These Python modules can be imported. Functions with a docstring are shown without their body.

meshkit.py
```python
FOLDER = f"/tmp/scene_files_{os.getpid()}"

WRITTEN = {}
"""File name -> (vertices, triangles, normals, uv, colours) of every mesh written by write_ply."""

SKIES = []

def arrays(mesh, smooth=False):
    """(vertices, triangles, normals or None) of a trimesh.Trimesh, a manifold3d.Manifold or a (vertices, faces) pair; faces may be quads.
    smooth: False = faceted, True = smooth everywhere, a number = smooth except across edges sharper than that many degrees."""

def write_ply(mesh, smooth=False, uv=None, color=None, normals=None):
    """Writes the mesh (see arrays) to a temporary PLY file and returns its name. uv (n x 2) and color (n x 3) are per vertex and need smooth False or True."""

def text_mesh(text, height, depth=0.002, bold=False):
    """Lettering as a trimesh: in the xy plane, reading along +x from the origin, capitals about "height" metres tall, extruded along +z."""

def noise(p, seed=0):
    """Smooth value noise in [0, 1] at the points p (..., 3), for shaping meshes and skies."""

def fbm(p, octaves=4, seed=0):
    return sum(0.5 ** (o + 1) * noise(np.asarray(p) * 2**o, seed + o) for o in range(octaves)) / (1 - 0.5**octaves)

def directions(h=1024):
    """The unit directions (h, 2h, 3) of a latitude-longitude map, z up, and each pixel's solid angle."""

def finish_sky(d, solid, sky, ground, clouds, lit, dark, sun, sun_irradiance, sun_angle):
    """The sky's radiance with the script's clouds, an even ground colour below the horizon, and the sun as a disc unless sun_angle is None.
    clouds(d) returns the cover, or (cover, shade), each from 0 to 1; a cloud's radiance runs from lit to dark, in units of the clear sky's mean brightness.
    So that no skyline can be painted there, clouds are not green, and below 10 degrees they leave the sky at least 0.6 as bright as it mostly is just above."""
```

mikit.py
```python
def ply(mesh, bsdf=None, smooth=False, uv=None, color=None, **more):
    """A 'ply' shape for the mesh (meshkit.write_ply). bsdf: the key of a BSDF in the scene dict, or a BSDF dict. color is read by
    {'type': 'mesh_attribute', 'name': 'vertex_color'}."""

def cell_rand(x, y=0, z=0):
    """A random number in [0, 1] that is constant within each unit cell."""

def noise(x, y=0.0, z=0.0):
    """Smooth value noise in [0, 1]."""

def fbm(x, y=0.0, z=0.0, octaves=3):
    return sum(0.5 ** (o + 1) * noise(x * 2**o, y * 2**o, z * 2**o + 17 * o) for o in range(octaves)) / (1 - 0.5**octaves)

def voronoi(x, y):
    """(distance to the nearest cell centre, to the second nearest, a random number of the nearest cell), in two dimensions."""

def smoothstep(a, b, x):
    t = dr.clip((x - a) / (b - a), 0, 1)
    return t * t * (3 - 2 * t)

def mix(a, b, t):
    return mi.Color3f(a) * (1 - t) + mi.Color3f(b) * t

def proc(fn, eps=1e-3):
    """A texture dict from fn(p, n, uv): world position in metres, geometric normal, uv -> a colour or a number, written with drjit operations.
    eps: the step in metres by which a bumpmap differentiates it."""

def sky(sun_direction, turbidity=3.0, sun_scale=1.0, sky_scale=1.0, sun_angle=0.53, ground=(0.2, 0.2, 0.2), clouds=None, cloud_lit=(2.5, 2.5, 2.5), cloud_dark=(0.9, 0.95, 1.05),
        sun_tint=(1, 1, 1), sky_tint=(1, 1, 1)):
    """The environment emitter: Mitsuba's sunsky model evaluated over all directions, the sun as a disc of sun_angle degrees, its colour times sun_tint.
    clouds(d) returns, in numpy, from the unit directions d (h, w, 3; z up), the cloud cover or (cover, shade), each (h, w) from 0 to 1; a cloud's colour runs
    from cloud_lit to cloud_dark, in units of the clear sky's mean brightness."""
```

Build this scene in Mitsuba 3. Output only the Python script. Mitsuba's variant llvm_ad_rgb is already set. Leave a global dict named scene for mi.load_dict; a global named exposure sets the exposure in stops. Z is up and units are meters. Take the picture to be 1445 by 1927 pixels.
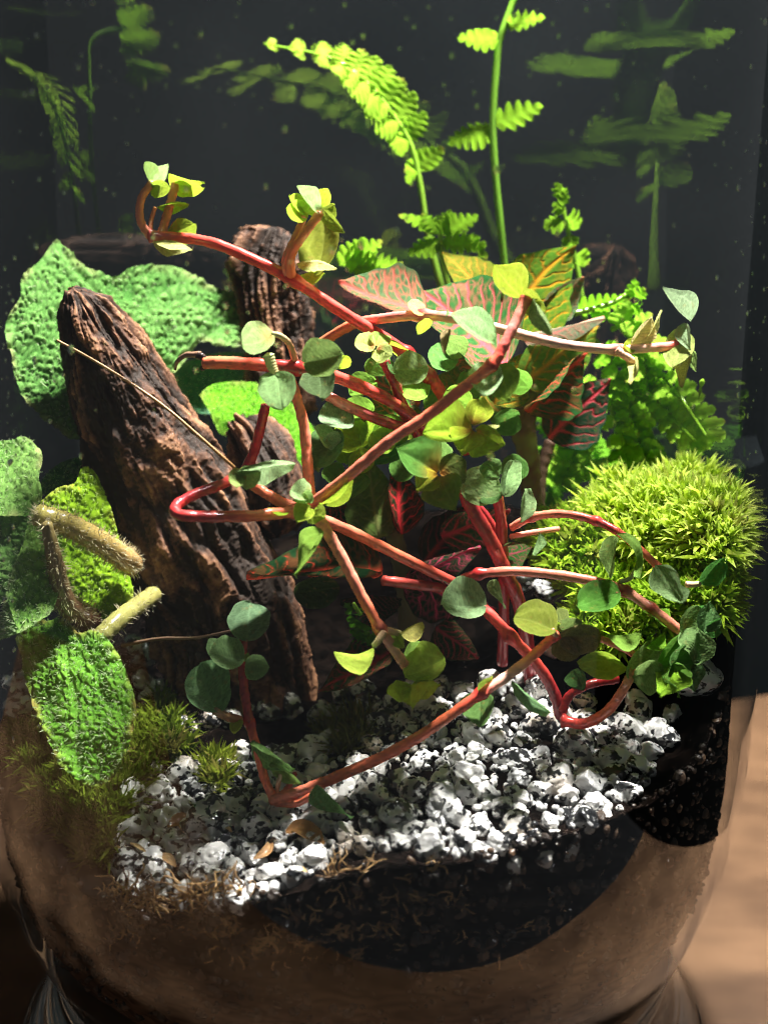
import math, numpy as np, trimesh, mitsuba as mi, drjit as dr, mikit, meshkit
from scipy.spatial import Delaunay
from scipy.interpolate import RBFInterpolator
from mikit import noise, fbm, smoothstep, mix
T = mi.ScalarTransform4f
rng = np.random.default_rng(7)
scene, labels = {}, {}

# ------------------------------------------------------------------ camera, lamps, exposure
exposure = 0.0
EYE, PITCH, FOV = np.array([0.006, -0.30, 0.215]), math.radians(12), 38.0
FPX = 722.5 / math.tan(math.radians(FOV / 2))
FWD = np.array([0, math.cos(PITCH), -math.sin(PITCH)]); UP = np.array([0, math.sin(PITCH), math.cos(PITCH)])
scene['camera'] = {'type': 'thinlens', 'fov': FOV, 'fov_axis': 'x', 'aperture_radius': 0.0015, 'focus_distance': 0.262,
                   'near_clip': 0.01, 'far_clip': 50.0,
                   'to_world': T().look_at(origin=EYE.tolist(), target=(EYE + FWD).tolist(), up=[0, 0, 1])}
LAMP, LAMP_R, LAMP_L = np.array([0.115, 0.022, 0.63]), 0.032, 1620.0
scene['room_light'] = {'type': 'constant', 'radiance': {'type': 'rgb', 'value': [0.062, 0.065, 0.067]}}


def rgb(c): return {'type': 'rgb', 'value': list(map(float, c))}
VC = {'type': 'mesh_attribute', 'name': 'vertex_color'}


def put(key, mesh, bsdf, label=None, cat=None, group=None, kind=None, smooth=True, color=None, **more):
    base, n = key, 0
    while key in scene:
        n += 1; key = f'{base}_{n:03d}'
    scene[key] = mikit.ply(mesh, bsdf, smooth, color=color, **more)
    tag(key, label, cat, group, kind)
    return key


def tag(key, label=None, cat=None, group=None, kind=None):
    d = {k: v for k, v in (('label', label), ('category', cat), ('group', group), ('kind', kind)) if v}
    if d: labels[key] = d
    return key


# ------------------------------------------------------------------ materials (one per kind of surface)
def M(name, d): scene[name] = d
def two(d): return {'type': 'twosided', 'bsdf': d}


M('leaf_mat', {'type': 'principledthin', 'base_color': VC, 'roughness': 0.36, 'diff_trans': 0.85, 'eta': 1.4})
M('wet_leaf_mat', {'type': 'principledthin', 'base_color': VC, 'roughness': 0.20, 'diff_trans': 0.55, 'eta': 1.45})
M('fern_mat', {'type': 'principledthin', 'base_color': VC, 'roughness': 0.42, 'diff_trans': 1.0, 'eta': 1.35})
M('hair_mat', {'type': 'principledthin', 'base_color': VC, 'roughness': 0.35, 'diff_trans': 0.9, 'eta': 1.4})
M('stem_mat', two({'type': 'principled', 'base_color': VC, 'roughness': 0.22, 'specular': 0.6, 'clearcoat': 0.5, 'clearcoat_gloss': 0.85}))
M('dull_mat', two({'type': 'principled', 'base_color': VC, 'roughness': 0.75, 'specular': 0.35}))
M('damp_mat', two({'type': 'principled', 'base_color': VC, 'roughness': 0.48, 'specular': 0.5}))
M('soil_mat', two({'type': 'diffuse', 'reflectance': VC}))
M('moss_mat', {'type': 'principledthin', 'base_color': VC, 'roughness': 0.45, 'diff_trans': 0.8, 'eta': 1.35})


def granite(p, n, uv):
    w = p * 1.0
    a = fbm(w.x * 560, w.y * 560, w.z * 560, 3)
    b = fbm(w.x * 1100 + 9, w.y * 1100, w.z * 1100, 2)
    g = noise(w.x * 150 + 40, w.y * 150, w.z * 150)
    black = smoothstep(0.515, 0.585, a * 0.66 + b * 0.34 + (g - 0.5) * 0.24)
    grey = smoothstep(0.38, 0.72, fbm(w.x * 260 + 77, w.y * 260, w.z * 260, 3))
    tan = smoothstep(0.62, 0.85, noise(w.x * 90 + 13, w.y * 90, w.z * 90))
    c = mix((0.72, 0.715, 0.70), (0.27, 0.275, 0.28), grey)
    c = mix(c, (0.62, 0.50, 0.38), tan * 0.6)
    return mix(c, (0.012, 0.013, 0.015), black)


def granite_bump(p, n, uv): return fbm(p.x * 900, p.y * 900, p.z * 900, 3)


M('granite_mat', two({'type': 'bumpmap', 'arbitrary': mikit.proc(granite_bump, 2e-4), 'scale': 0.0005,
                      'bsdf': {'type': 'principled', 'base_color': mikit.proc(granite), 'roughness': 0.26, 'specular': 0.55}}))


def table_wood(p, n, uv):
    g = fbm(p.x * 22, p.y * 48, 3.0, 4)
    b = fbm(p.x * 26 + 5, p.y * 26, 1.0, 3)
    return mix((0.052, 0.028, 0.016), (0.155, 0.088, 0.048), smoothstep(0.25, 0.75, 0.45 * g + 0.55 * b))


M('table_mat', two({'type': 'principled', 'base_color': mikit.proc(table_wood), 'roughness': 0.5, 'specular': 0.35}))
M('backdrop_mat', two({'type': 'diffuse', 'reflectance': mikit.proc(lambda p, n, uv: mix((0.0035, 0.0048, 0.0056), (0.009, 0.0108, 0.012), fbm(p.x * 12, p.y * 12, p.z * 12)))}))
M('thin_glass', {'type': 'thindielectric', 'int_ior': 1.5, 'ext_ior': 1.0})
M('thick_glass', {'type': 'dielectric', 'int_ior': 1.5, 'ext_ior': 1.0, 'specular_transmittance': rgb((0.93, 0.97, 0.95))})
M('drop_mat', {'type': 'dielectric', 'int_ior': 1.33, 'ext_ior': 1.0})

# ------------------------------------------------------------------ helpers
R_IN = 0.0998


def ray(px, py):
    d = np.array([1.0, 0, 0]) * ((px - 722.5) / FPX) - UP * ((py - 963.5) / FPX) + FWD
    return d / d[1]


def P(px, py, Y, r=0.0975):
    """The point at depth Y behind pixel (px, py) of the photograph, kept inside the jar."""
    d = ray(px, py)
    e = EYE
    # x(t) = e0 + d0 (t), y = Y, t = Y - e1 ; inside r
    a, b, c = d[0] ** 2 + 1, 2 * (e[0] * d[0] + e[1]), e[0] ** 2 + e[1] ** 2 - r * r
    q = b * b - 4 * a * c
    if q <= 0: t = -b / (2 * a)
    else:
        t0, t1 = (-b - math.sqrt(q)) / (2 * a), (-b + math.sqrt(q)) / (2 * a)
        t = min(max(Y - e[1], t0), t1)
    return e + d * t


def PV(px, py, Y):
    return np.array([P(a, b, c) for a, b, c in zip(px, py, Y)])


def spline(pts, n):
    p = np.asarray(pts, float)
    if len(p) == 2: return p[0] + (p[1] - p[0]) * np.linspace(0, 1, n)[:, None]
    p = np.vstack([2 * p[0] - p[1], p, 2 * p[-1] - p[-2]])
    u = np.linspace(0, len(p) - 3 - 1e-9, n); i = u.astype(int); f = (u - i)[:, None]
    a, b, c, d = p[i], p[i + 1], p[i + 2], p[i + 3]
    return 0.5 * (2 * b + (c - a) * f + (2 * a - 5 * b + 4 * c - d) * f ** 2 + (3 * b - a - 3 * c + d) * f ** 3)


def tube(pts, rad, seg=10):
    p = np.asarray(pts, float); n = len(p); rad = np.broadcast_to(rad, n)
    t = np.gradient(p, axis=0); t /= np.linalg.norm(t, axis=1, keepdims=True) + 1e-12
    x = np.cross(t[0], [0.3, 0.9, 0.2]); x /= np.linalg.norm(x)
    V = []
    ang = np.arange(seg) * 2 * np.pi / seg
    for k in range(n):
        x = x - t[k] * (x @ t[k]); x /= np.linalg.norm(x) + 1e-12
        y = np.cross(t[k], x)
        V.append(p[k] + rad[k] * (np.cos(ang)[:, None] * x + np.sin(ang)[:, None] * y))
    V = np.vstack(V + [p[:1] - t[:1] * rad[0] * .5, p[-1:] + t[-1:] * rad[-1] * .5])
    i = np.arange(seg); j = (i + 1) % seg; F = []
    for k in range(n - 1):
        a, b = k * seg, (k + 1) * seg
        F += [np.stack([a + i, b + j, b + i], 1), np.stack([a + i, a + j, b + j], 1)]
    F += [np.stack([i * 0 + n * seg, j, i], 1), np.stack([i * 0 + n * seg + 1, (n - 1) * seg + i, (n - 1) * seg + j], 1)]
    return V, np.vstack(F)


def join(parts):
    """(vertices, faces[, colours]) of several pieces."""
    V, F, C, k = [], [], [], 0
    for p in parts:
        V.append(p[0]); F.append(np.asarray(p[1]) + k); k += len(p[0])
        if len(p) > 2: C.append(p[2])
    return np.vstack(V), np.vstack(F), (np.vstack(C) if C else None)


def grid_faces(nu, nv):
    i, j = np.meshgrid(np.arange(nu - 1), np.arange(nv - 1), indexing='ij')
    a = (i * nv + j).ravel()
    return np.vstack([np.stack([a, a + nv, a + nv + 1], 1), np.stack([a, a + nv + 1, a + 1], 1)])


def vnormals(V, F):
    n = np.zeros_like(V); fn = np.cross(V[F[:, 1]] - V[F[:, 0]], V[F[:, 2]] - V[F[:, 0]])
    for k in range(3): np.add.at(n, F[:, k], fn)
    return n / (np.linalg.norm(n, axis=1, keepdims=True) + 1e-15)


def lerp(a, b, t):
    t = np.asarray(t)[..., None] if np.ndim(t) else t
    return np.asarray(a) * (1 - t) + np.asarray(b) * t


def sstep(a, b, x):
    t = np.clip((x - a) / (b - a), 0, 1); return t * t * (3 - 2 * t)


def nz(v, s, seed=0, o=3): return meshkit.fbm(np.asarray(v) * s, o, seed)


# ------------------------------------------------------------------ the setting
tb = trimesh.creation.box((0.80, 0.340, 0.03)); tb.apply_translation((0.29 - 0.40, 0.165 - 0.17, -0.015))
tb.apply_transform(trimesh.transformations.rotation_matrix(math.radians(20), [0, 0, 1]))
put('table', tb, 'table_mat', 'warm brown wooden table top the jar stands on', 'table', kind='structure', smooth=False)
bd = trimesh.creation.box((1.8, 0.01, 1.5)); bd.apply_translation((0.05, 0.355, 0.15))
cs = trimesh.creation.box((0.07, 0.26, 0.15)); cs.apply_transform(trimesh.transformations.rotation_matrix(math.radians(14), [0, 0, 1])); cs.apply_translation((0.262, -0.06, 0.0752))
put('added_dark_box', cs, 'backdrop_mat', 'added unseen black box mirrored as a dark block in the lower right glass', 'added_box', smooth=False)  # box added out of view so the glass mirrors something dark
put('backdrop', bd, 'backdrop_mat', 'black backdrop behind the jar and the table', 'backdrop', kind='structure', smooth=False)

# lamp: a round shade with a lit disc, well above the open jar
lam = np.array([[0.0, 0.030], [0.03, 0.030], [0.045, 0.018], [0.052, -0.004], [0.049, -0.004], [0.042, 0.012], [0.0, 0.012]])
sh = trimesh.creation.revolve(lam, sections=48); sh.apply_translation(LAMP + [0, 0, 0.003])
put('grow_lamp__shade', sh, two({'type': 'diffuse', 'reflectance': rgb((0.05, 0.05, 0.05))}))
tag('grow_lamp', 'small round grow lamp shining down into the open jar', 'lamp')
a = np.arange(48) * 2 * np.pi / 48
dv = np.vstack([np.stack([np.cos(a), np.sin(a), a * 0], 1) * LAMP_R, [[0, 0, 0]]]) + LAMP
df = np.stack([(np.arange(48) + 1) % 48, np.arange(48), np.full(48, 48)], 1)
put('grow_lamp__bulb', (dv, df), {'type': 'diffuse', 'reflectance': rgb((0.5, 0.5, 0.5))}, smooth=False,
    emitter={'type': 'area', 'radiance': rgb(np.array([1.0, 0.97, 0.90]) * LAMP_L)})

# the jar: thin wall above, thick glass bowl and foot below
NS = 360
a = np.arange(NS) * 2 * np.pi / NS


def revolve(r, z, wob=0.0):
    n = len(r); V = []
    for rr, zz in zip(r, z):
        w = 1 + wob * (np.sin(3 * a + zz * 20) + 0.6 * np.sin(5 * a - zz * 33 + 1))
        V.append(np.stack([rr * w * np.cos(a), rr * w * np.sin(a), a * 0 + zz], 1))
    F = []
    i = np.arange(NS); j = (i + 1) % NS
    for k in range(n - 1):
        F += [np.stack([k * NS + i, k * NS + j, k * NS + NS + j], 1), np.stack([k * NS + i, k * NS + NS + j, k * NS + NS + i], 1)]
    return np.vstack(V), np.vstack(F)


prof = spline([(0.0, 0.0015), (0.06, 0.0015), (0.0965, 0.0012), (0.0975, 0.004), (0.0925, 0.014), (0.0885, 0.024), (0.0885, 0.031), (0.0925, 0.041), (0.1005, 0.062), (0.1042, 0.086), (0.1055, 0.1145)], 90)
low, up_ = prof[prof[:, 1] < 0.034], prof[prof[:, 1] >= 0.034]
wz = np.linspace(0.12, 0.37, 130)
wall = np.vstack([up_, np.stack([0.1056 + 0.0008 * np.sin((wz - .12) * 9), wz], 1)])
wv, wf = revolve(wall[:, 0], wall[:, 1], 0.0022)
wn = wv * [1, 1, 0] / np.linalg.norm(wv[:, :2], axis=1)[:, None]
wv = wv + wn * (0.00030 * (meshkit.fbm(wv * [34, 34, 12], 2, 4) - .5) * sstep(.08, .13, wv[:, 2]))[:, None]
put('glass_jar__wall', (wv, wf), 'thin_glass')
e_ = low[-1]
pr = np.vstack([low, [(e_[0] - .0015, e_[1] + .0012), (e_[0] - .006, e_[1] + .0016), (0.05, e_[1] + .0012), (0.0, e_[1] + .001)]]); pr[:, 0] = np.maximum(pr[:, 0], 1e-5)
put('glass_jar__base', revolve(pr[:, 0], pr[:, 1]), 'thick_glass')
tag('glass_jar', 'large clear glass jar with thick rounded base holding the planted terrarium', 'jar')


def r_inner(z):
    return np.interp(z, [.0375, .039, .042, .048, .055, .062, .070, .078, .086, .092], [.05, .078, .0855, .0912, .0945, .0968, .0984, .0994, .1000, .1002]) - 0.0004


# substrate surface from points seen in the photograph
H = [(420, 1690, -.092), (230, 1650, -.075), (700, 1620, -.0975), (900, 1600, -.097), (1050, 1560, -.09), (1200, 1440, -.06), (1250, 1370, -.048),
     (800, 1330, -.03), (1000, 1310, -.03), (600, 1400, -.03), (350, 1400, -.03), (280, 1290, .0), (100, 1500, -.05), (60, 1420, -.03), (200, 1600, -.07),
     (515, 1510, -.06), (1380, 1190, -.03), (1250, 1110, .0), (1250, 1040, .02), (1050, 1150, .01), (900, 1180, .03), (700, 1200, .03), (400, 1200, .03), (1050, 1000, .06), (500, 1050, .08), (800, 1000, .085), (1200, 960, .06)]
hp = np.array([P(*h) for h in H])
hrbf = RBFInterpolator(hp[:, :2], hp[:, 2], smoothing=2e-5, kernel='thin_plate_spline')


def hz(x, y):
    xy = np.stack([np.ravel(x), np.ravel(y)], 1)
    return np.clip(hrbf(xy), 0.084, 0.135).reshape(np.shape(x))


def on_ground(px, py):
    """Where the line of sight through the pixel meets the substrate."""
    d = ray(px, py); t = np.linspace(0.19, 0.40, 300)
    q = EYE + d * t[:, None]
    below = q[:, 2] < hz(q[:, 0], q[:, 1])
    inside = np.hypot(q[:, 0], q[:, 1]) < 0.0975
    k = np.flatnonzero(below & inside)
    return q[k[0]] if len(k) else P(px, py, -0.03)


NR, NA = 90, 260
an = np.arange(NA) * 2 * np.pi / NA
V = []
for r in np.linspace(0.0005, 1, NR):
    x, y = r * R_IN * np.cos(an), r * R_IN * np.sin(an)
    z = hz(x, y); V.append(np.stack([x, y, z], 1))
top = V[-1][:, 2]
for f in np.linspace(0, 1, 60)[1:]:
    z = top * (1 - f) + 0.0385 * f
    r = r_inner(z) - (0.0 if f < 1 else 0.03)
    V.append(np.stack([r * np.cos(an), r * np.sin(an), z], 1))
n = len(V); V = np.vstack(V)
i = np.arange(NA); j = (i + 1) % NA
F = np.vstack([np.vstack([np.stack([k * NA + i, k * NA + j, k * NA + NA + j], 1), np.stack([k * NA + i, k * NA + NA + j, k * NA + NA + i], 1)]) for k in range(n - 1)])[:, ::-1]
d = (nz(V, 300, 3) - 0.62)
rr = np.hypot(V[:, 0], V[:, 1])[:, None]
V = V + np.where(np.arange(len(V))[:, None] < NR * NA, np.array([[0, 0, 0.004]]), -0.0022 * V * [1, 1, 0] / np.maximum(rr, 1e-6)) * d[:, None] * np.where(np.arange(len(V))[:, None] < NR * NA, 1, np.sign(-1))
rr = np.hypot(V[:, 0], V[:, 1]); lim = r_inner(V[:, 2]); s = np.minimum(1, lim / np.maximum(rr, 1e-9)); V[:, :2] *= s[:, None]
c = lerp((0.0012, 0.001, 0.0009), (0.0045, 0.003, 0.0024), sstep(0.35, 0.75, nz(V, 420, 8)))  # soil top taken down to near-black to stand in for plant shade
brn = sstep(.080, .066, V[:, 2] + .012 * (nz(V, 90, 12) - .5)); c = lerp(c, lerp((0.035, 0.020, 0.012), (0.11, 0.066, 0.04), sstep(.35, .7, nz(V * [1, 1, 2.2], 380, 9))), brn)
put('soil', (V, F), 'soil_mat', 'dark damp soil filling the bottom of the jar, blackened for plant shade', 'soil', kind='structure', color=c)

# ------------------------------------------------------------------ driftwood
WOOD = [(0.020, 0.011, 0.007), (0.095, 0.042, 0.023), (0.29, 0.145, 0.075)]


def log(key, axis, radii, label, nu=300, nv=220, rough=0.0035, seed=1, lobes=0.12, flat=1.0):
    """axis: (px, py, Y), radii in metres at those points; fibrous displaced trunk."""
    pts = spline([P(*q) for q in axis], nu)
    rad = np.interp(np.linspace(0, 1, nu), np.linspace(0, 1, len(radii)), radii)
    t = np.gradient(pts, axis=0); t /= np.linalg.norm(t, axis=1, keepdims=True)
    ang = np.arange(nv) * 2 * np.pi / nv
    L = np.concatenate([[0], np.cumsum(np.linalg.norm(np.diff(pts, axis=0), axis=1))])
    X = np.cross(t, [0, 1, 0]); X /= np.linalg.norm(X, axis=1, keepdims=True); Yv = np.cross(t, X)
    A, S = np.meshgrid(ang, L); RR = np.broadcast_to(rad[:, None], A.shape)
    C, Z = np.cos(A), np.sin(A)
    def grain(ar, st, o, sd): return meshkit.fbm(np.stack([C * ar, Z * ar, S * st], -1) + sd * 3.7, o, seed + sd)
    wob = lobes * (np.cos(3 * A + seed + S * 18) * 0.8 + 0.6 * np.cos(2 * A - seed * 2 + S * 25))
    big = (grain(1.5, 42, 3, 1) - 0.5) * 0.36
    plate = sstep(-.06, .06, grain(2.6, 45, 3, 11) - .5) - .5
    crack = sstep(0.0, 0.10, np.abs(grain(2.2, 26, 3, 9) - 0.5))
    crack2 = sstep(0.0, 0.16, np.abs(grain(6, 90, 2, 6) - 0.5))
    fib = grain(15, 120, 3, 2) + 0.25 * np.sin(grain(9, 60, 2, 4) * 60) * .3
    dsp = RR * (wob + big) + rough * (0.5 * plate + 1.0 * (crack - 1) + 0.35 * (crack2 - 1) + 0.38 * (fib - .5))
    cap = np.sqrt(np.clip(np.minimum(np.arange(nu), np.arange(nu)[::-1]) / 18.0, 0, 1))[:, None]
    rr_ = RR * cap + dsp * cap ** 4
    V = pts[:, None] + rr_[..., None] * (C[..., None] * X[:, None] + flat * Z[..., None] * Yv[:, None])
    V = V + t[:, None] * ((meshkit.fbm(V * [420, 420, 420], 3, seed + 30) - .5) * .006 * (1 - cap))[..., None] * 1.5
    iso = meshkit.fbm(V * 1500, 3, seed + 31); iso2 = meshkit.fbm(V * 420, 3, seed + 32)
    rad_n = V - pts[:, None]; rad_n /= np.linalg.norm(rad_n, axis=-1, keepdims=True) + 1e-9
    V = V + rad_n * (rough * (0.42 * (iso - .5) + .5 * (iso2 - .5)))[..., None]
    tone = 0.36 * fib + 0.50 * iso + 0.50 * (iso2 - .5) + 0.30 * plate - 0.45 * (1 - crack) - .2 * (1 - crack2) + .15 * (1 - cap)
    tone = tone.ravel()
    col = lerp(WOOD[0], WOOD[1], sstep(0.12, 0.42, tone)); col = lerp(col, WOOD[2], sstep(0.38, 0.72, tone))
    F = grid_faces(nu, nv)
    k = np.arange(nu - 1)
    w = np.vstack([np.stack([k * nv + nv - 1, k * nv + 2 * nv - 1, k * nv + nv], 1), np.stack([k * nv + nv - 1, k * nv + nv, k * nv], 1)])
    return put(key, (V.reshape(-1, 3), np.vstack([F, w])), 'dull_mat', label, 'driftwood', color=col)


log('driftwood', [(140, 545, -.008), (200, 680, -.004), (272, 830, .0), (350, 980, .002), (415, 1120, .004), (455, 1260, .004), (480, 1420, .004)],
    [.0060, .0128, .0180, .0215, .0215, .0200, .0200], 'large dark driftwood stump leaning left beside the hairy leaves', nu=440, nv=360, seed=2, lobes=0.08, rough=0.0018)
log('driftwood', [(520, 428, .062), (505, 500, .06), (515, 590, .058), (530, 690, .055), (520, 800, .05)], [.0085, .0135, .0120, .0105, .012], 'tall rough driftwood piece standing at the back behind the long stem', nu=240, nv=200, seed=5)
log('driftwood', [(455, 800, .022), (480, 840, .016), (505, 900, .012), (520, 1000, .012)], [.0062, .0098, .012, .013], 'short rounded driftwood knob between the stump and the bright leaf', nu=160, nv=160, seed=8, rough=0.002)

# ------------------------------------------------------------------ leaves
def inside(poly, q):
    x, y = q[:, 0], q[:, 1]; c = np.zeros(len(q), bool)
    x0, y0 = poly[:, 0], poly[:, 1]; x1, y1 = np.roll(x0, -1), np.roll(y0, -1)
    for a, b, e, f in zip(x0, y0, x1, y1):
        m = ((b > y) != (f > y)) & (x < (e - a) * (y - b) / (f - b + 1e-12) + a)
        c ^= m
    return c


def poly_sheet(outline, depth, step):
    """A sheet whose outline is the polygon seen in the photograph, each point at its own depth: (vertices, faces, pixel coordinates, 0..1 distance from the edge)."""
    o = np.asarray(outline, float)
    o = spline(np.vstack([o, o[:1]]), max(12, int(np.sum(np.linalg.norm(np.diff(np.vstack([o, o[:1]]), axis=0), axis=1)) / step)))[:-1]
    o = o + (rng.random(o.shape) - 0.5) * step * 0.5
    x, y = np.meshgrid(np.arange(o[:, 0].min(), o[:, 0].max(), step), np.arange(o[:, 1].min(), o[:, 1].max(), step))
    x[::2] += step / 2
    g = np.stack([x.ravel(), y.ravel()], 1); g = g + (rng.random(g.shape) - 0.5) * step * 0.25
    g = g[inside(o, g)]
    from scipy.spatial import cKDTree
    dist, _ = cKDTree(o).query(g); g = g[dist > step * 0.55]; dist = dist[dist > step * 0.55]
    q = np.vstack([o, g]); e = np.concatenate([np.zeros(len(o)), dist])
    tri = Delaunay(q).simplices
    cen = q[tri].mean(1); tri = tri[inside(o, cen)]
    a = q[tri]; area = (a[:, 1, 0] - a[:, 0, 0]) * (a[:, 2, 1] - a[:, 0, 1]) - (a[:, 1, 1] - a[:, 0, 1]) * (a[:, 2, 0] - a[:, 0, 0])
    tri = np.where(area[:, None] > 0, tri[:, ::-1], tri)
    tri = tri[np.abs(area) > 1e-3]
    V = PV(q[:, 0], q[:, 1], depth(q[:, 0], q[:, 1]))
    return V, tri, q, e


def plane(cx, cy, Y, ax, ay, bulge=0.0, rad=150.0):
    return lambda x, y: Y + ax * (x - cx) / 100 + ay * (y - cy) / 100 + bulge * (((x - cx) / rad) ** 2 + ((y - cy) / rad) ** 2)


def spikes(V, F, count, length, width, droop, col_a, col_b, seed=0, up=None, jitter=0.7):
    """Thin three-sided hairs or blades growing from the mesh."""
    r = np.random.default_rng(seed)
    a = V[F]; cr = np.cross(a[:, 1] - a[:, 0], a[:, 2] - a[:, 0]); ar = np.linalg.norm(cr, axis=1)
    k = r.choice(len(F), count, p=ar / ar.sum()); w = r.dirichlet((1, 1, 1), count)
    o = (a[k] * w[..., None]).sum(1); n = cr[k] / (ar[k, None] + 1e-15)
    if up is not None: n = n * (1 - up[0]) + np.asarray(up[1]) * up[0]
    n = n + (r.random((count, 3)) - .5) * jitter; n /= np.linalg.norm(n, axis=1, keepdims=True)
    L = length * (0.5 + r.random(count))[:, None]
    s = np.cross(n, r.standard_normal((count, 3))); s /= np.linalg.norm(s, axis=1, keepdims=True)
    m = o + n * L * 0.6 + s * L * 0.06; tip = m + (n * 0.4 - np.array([0, 0, droop])) * L
    W = width * (0.6 + 0.8 * r.random(count))[:, None]
    V2 = np.stack([o - s * W, o + s * W, m + s * W * 0.75, m - s * W * 0.75, tip], 1).reshape(-1, 3)
    b = np.arange(count)[:, None] * 5
    F2 = np.vstack([b + [0, 1, 2], b + [0, 2, 3], b + [3, 2, 4]])
    c = lerp(col_a, col_b, r.random(count)); c2 = np.repeat(c, 5, 0)
    return V2, F2, c2


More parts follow.
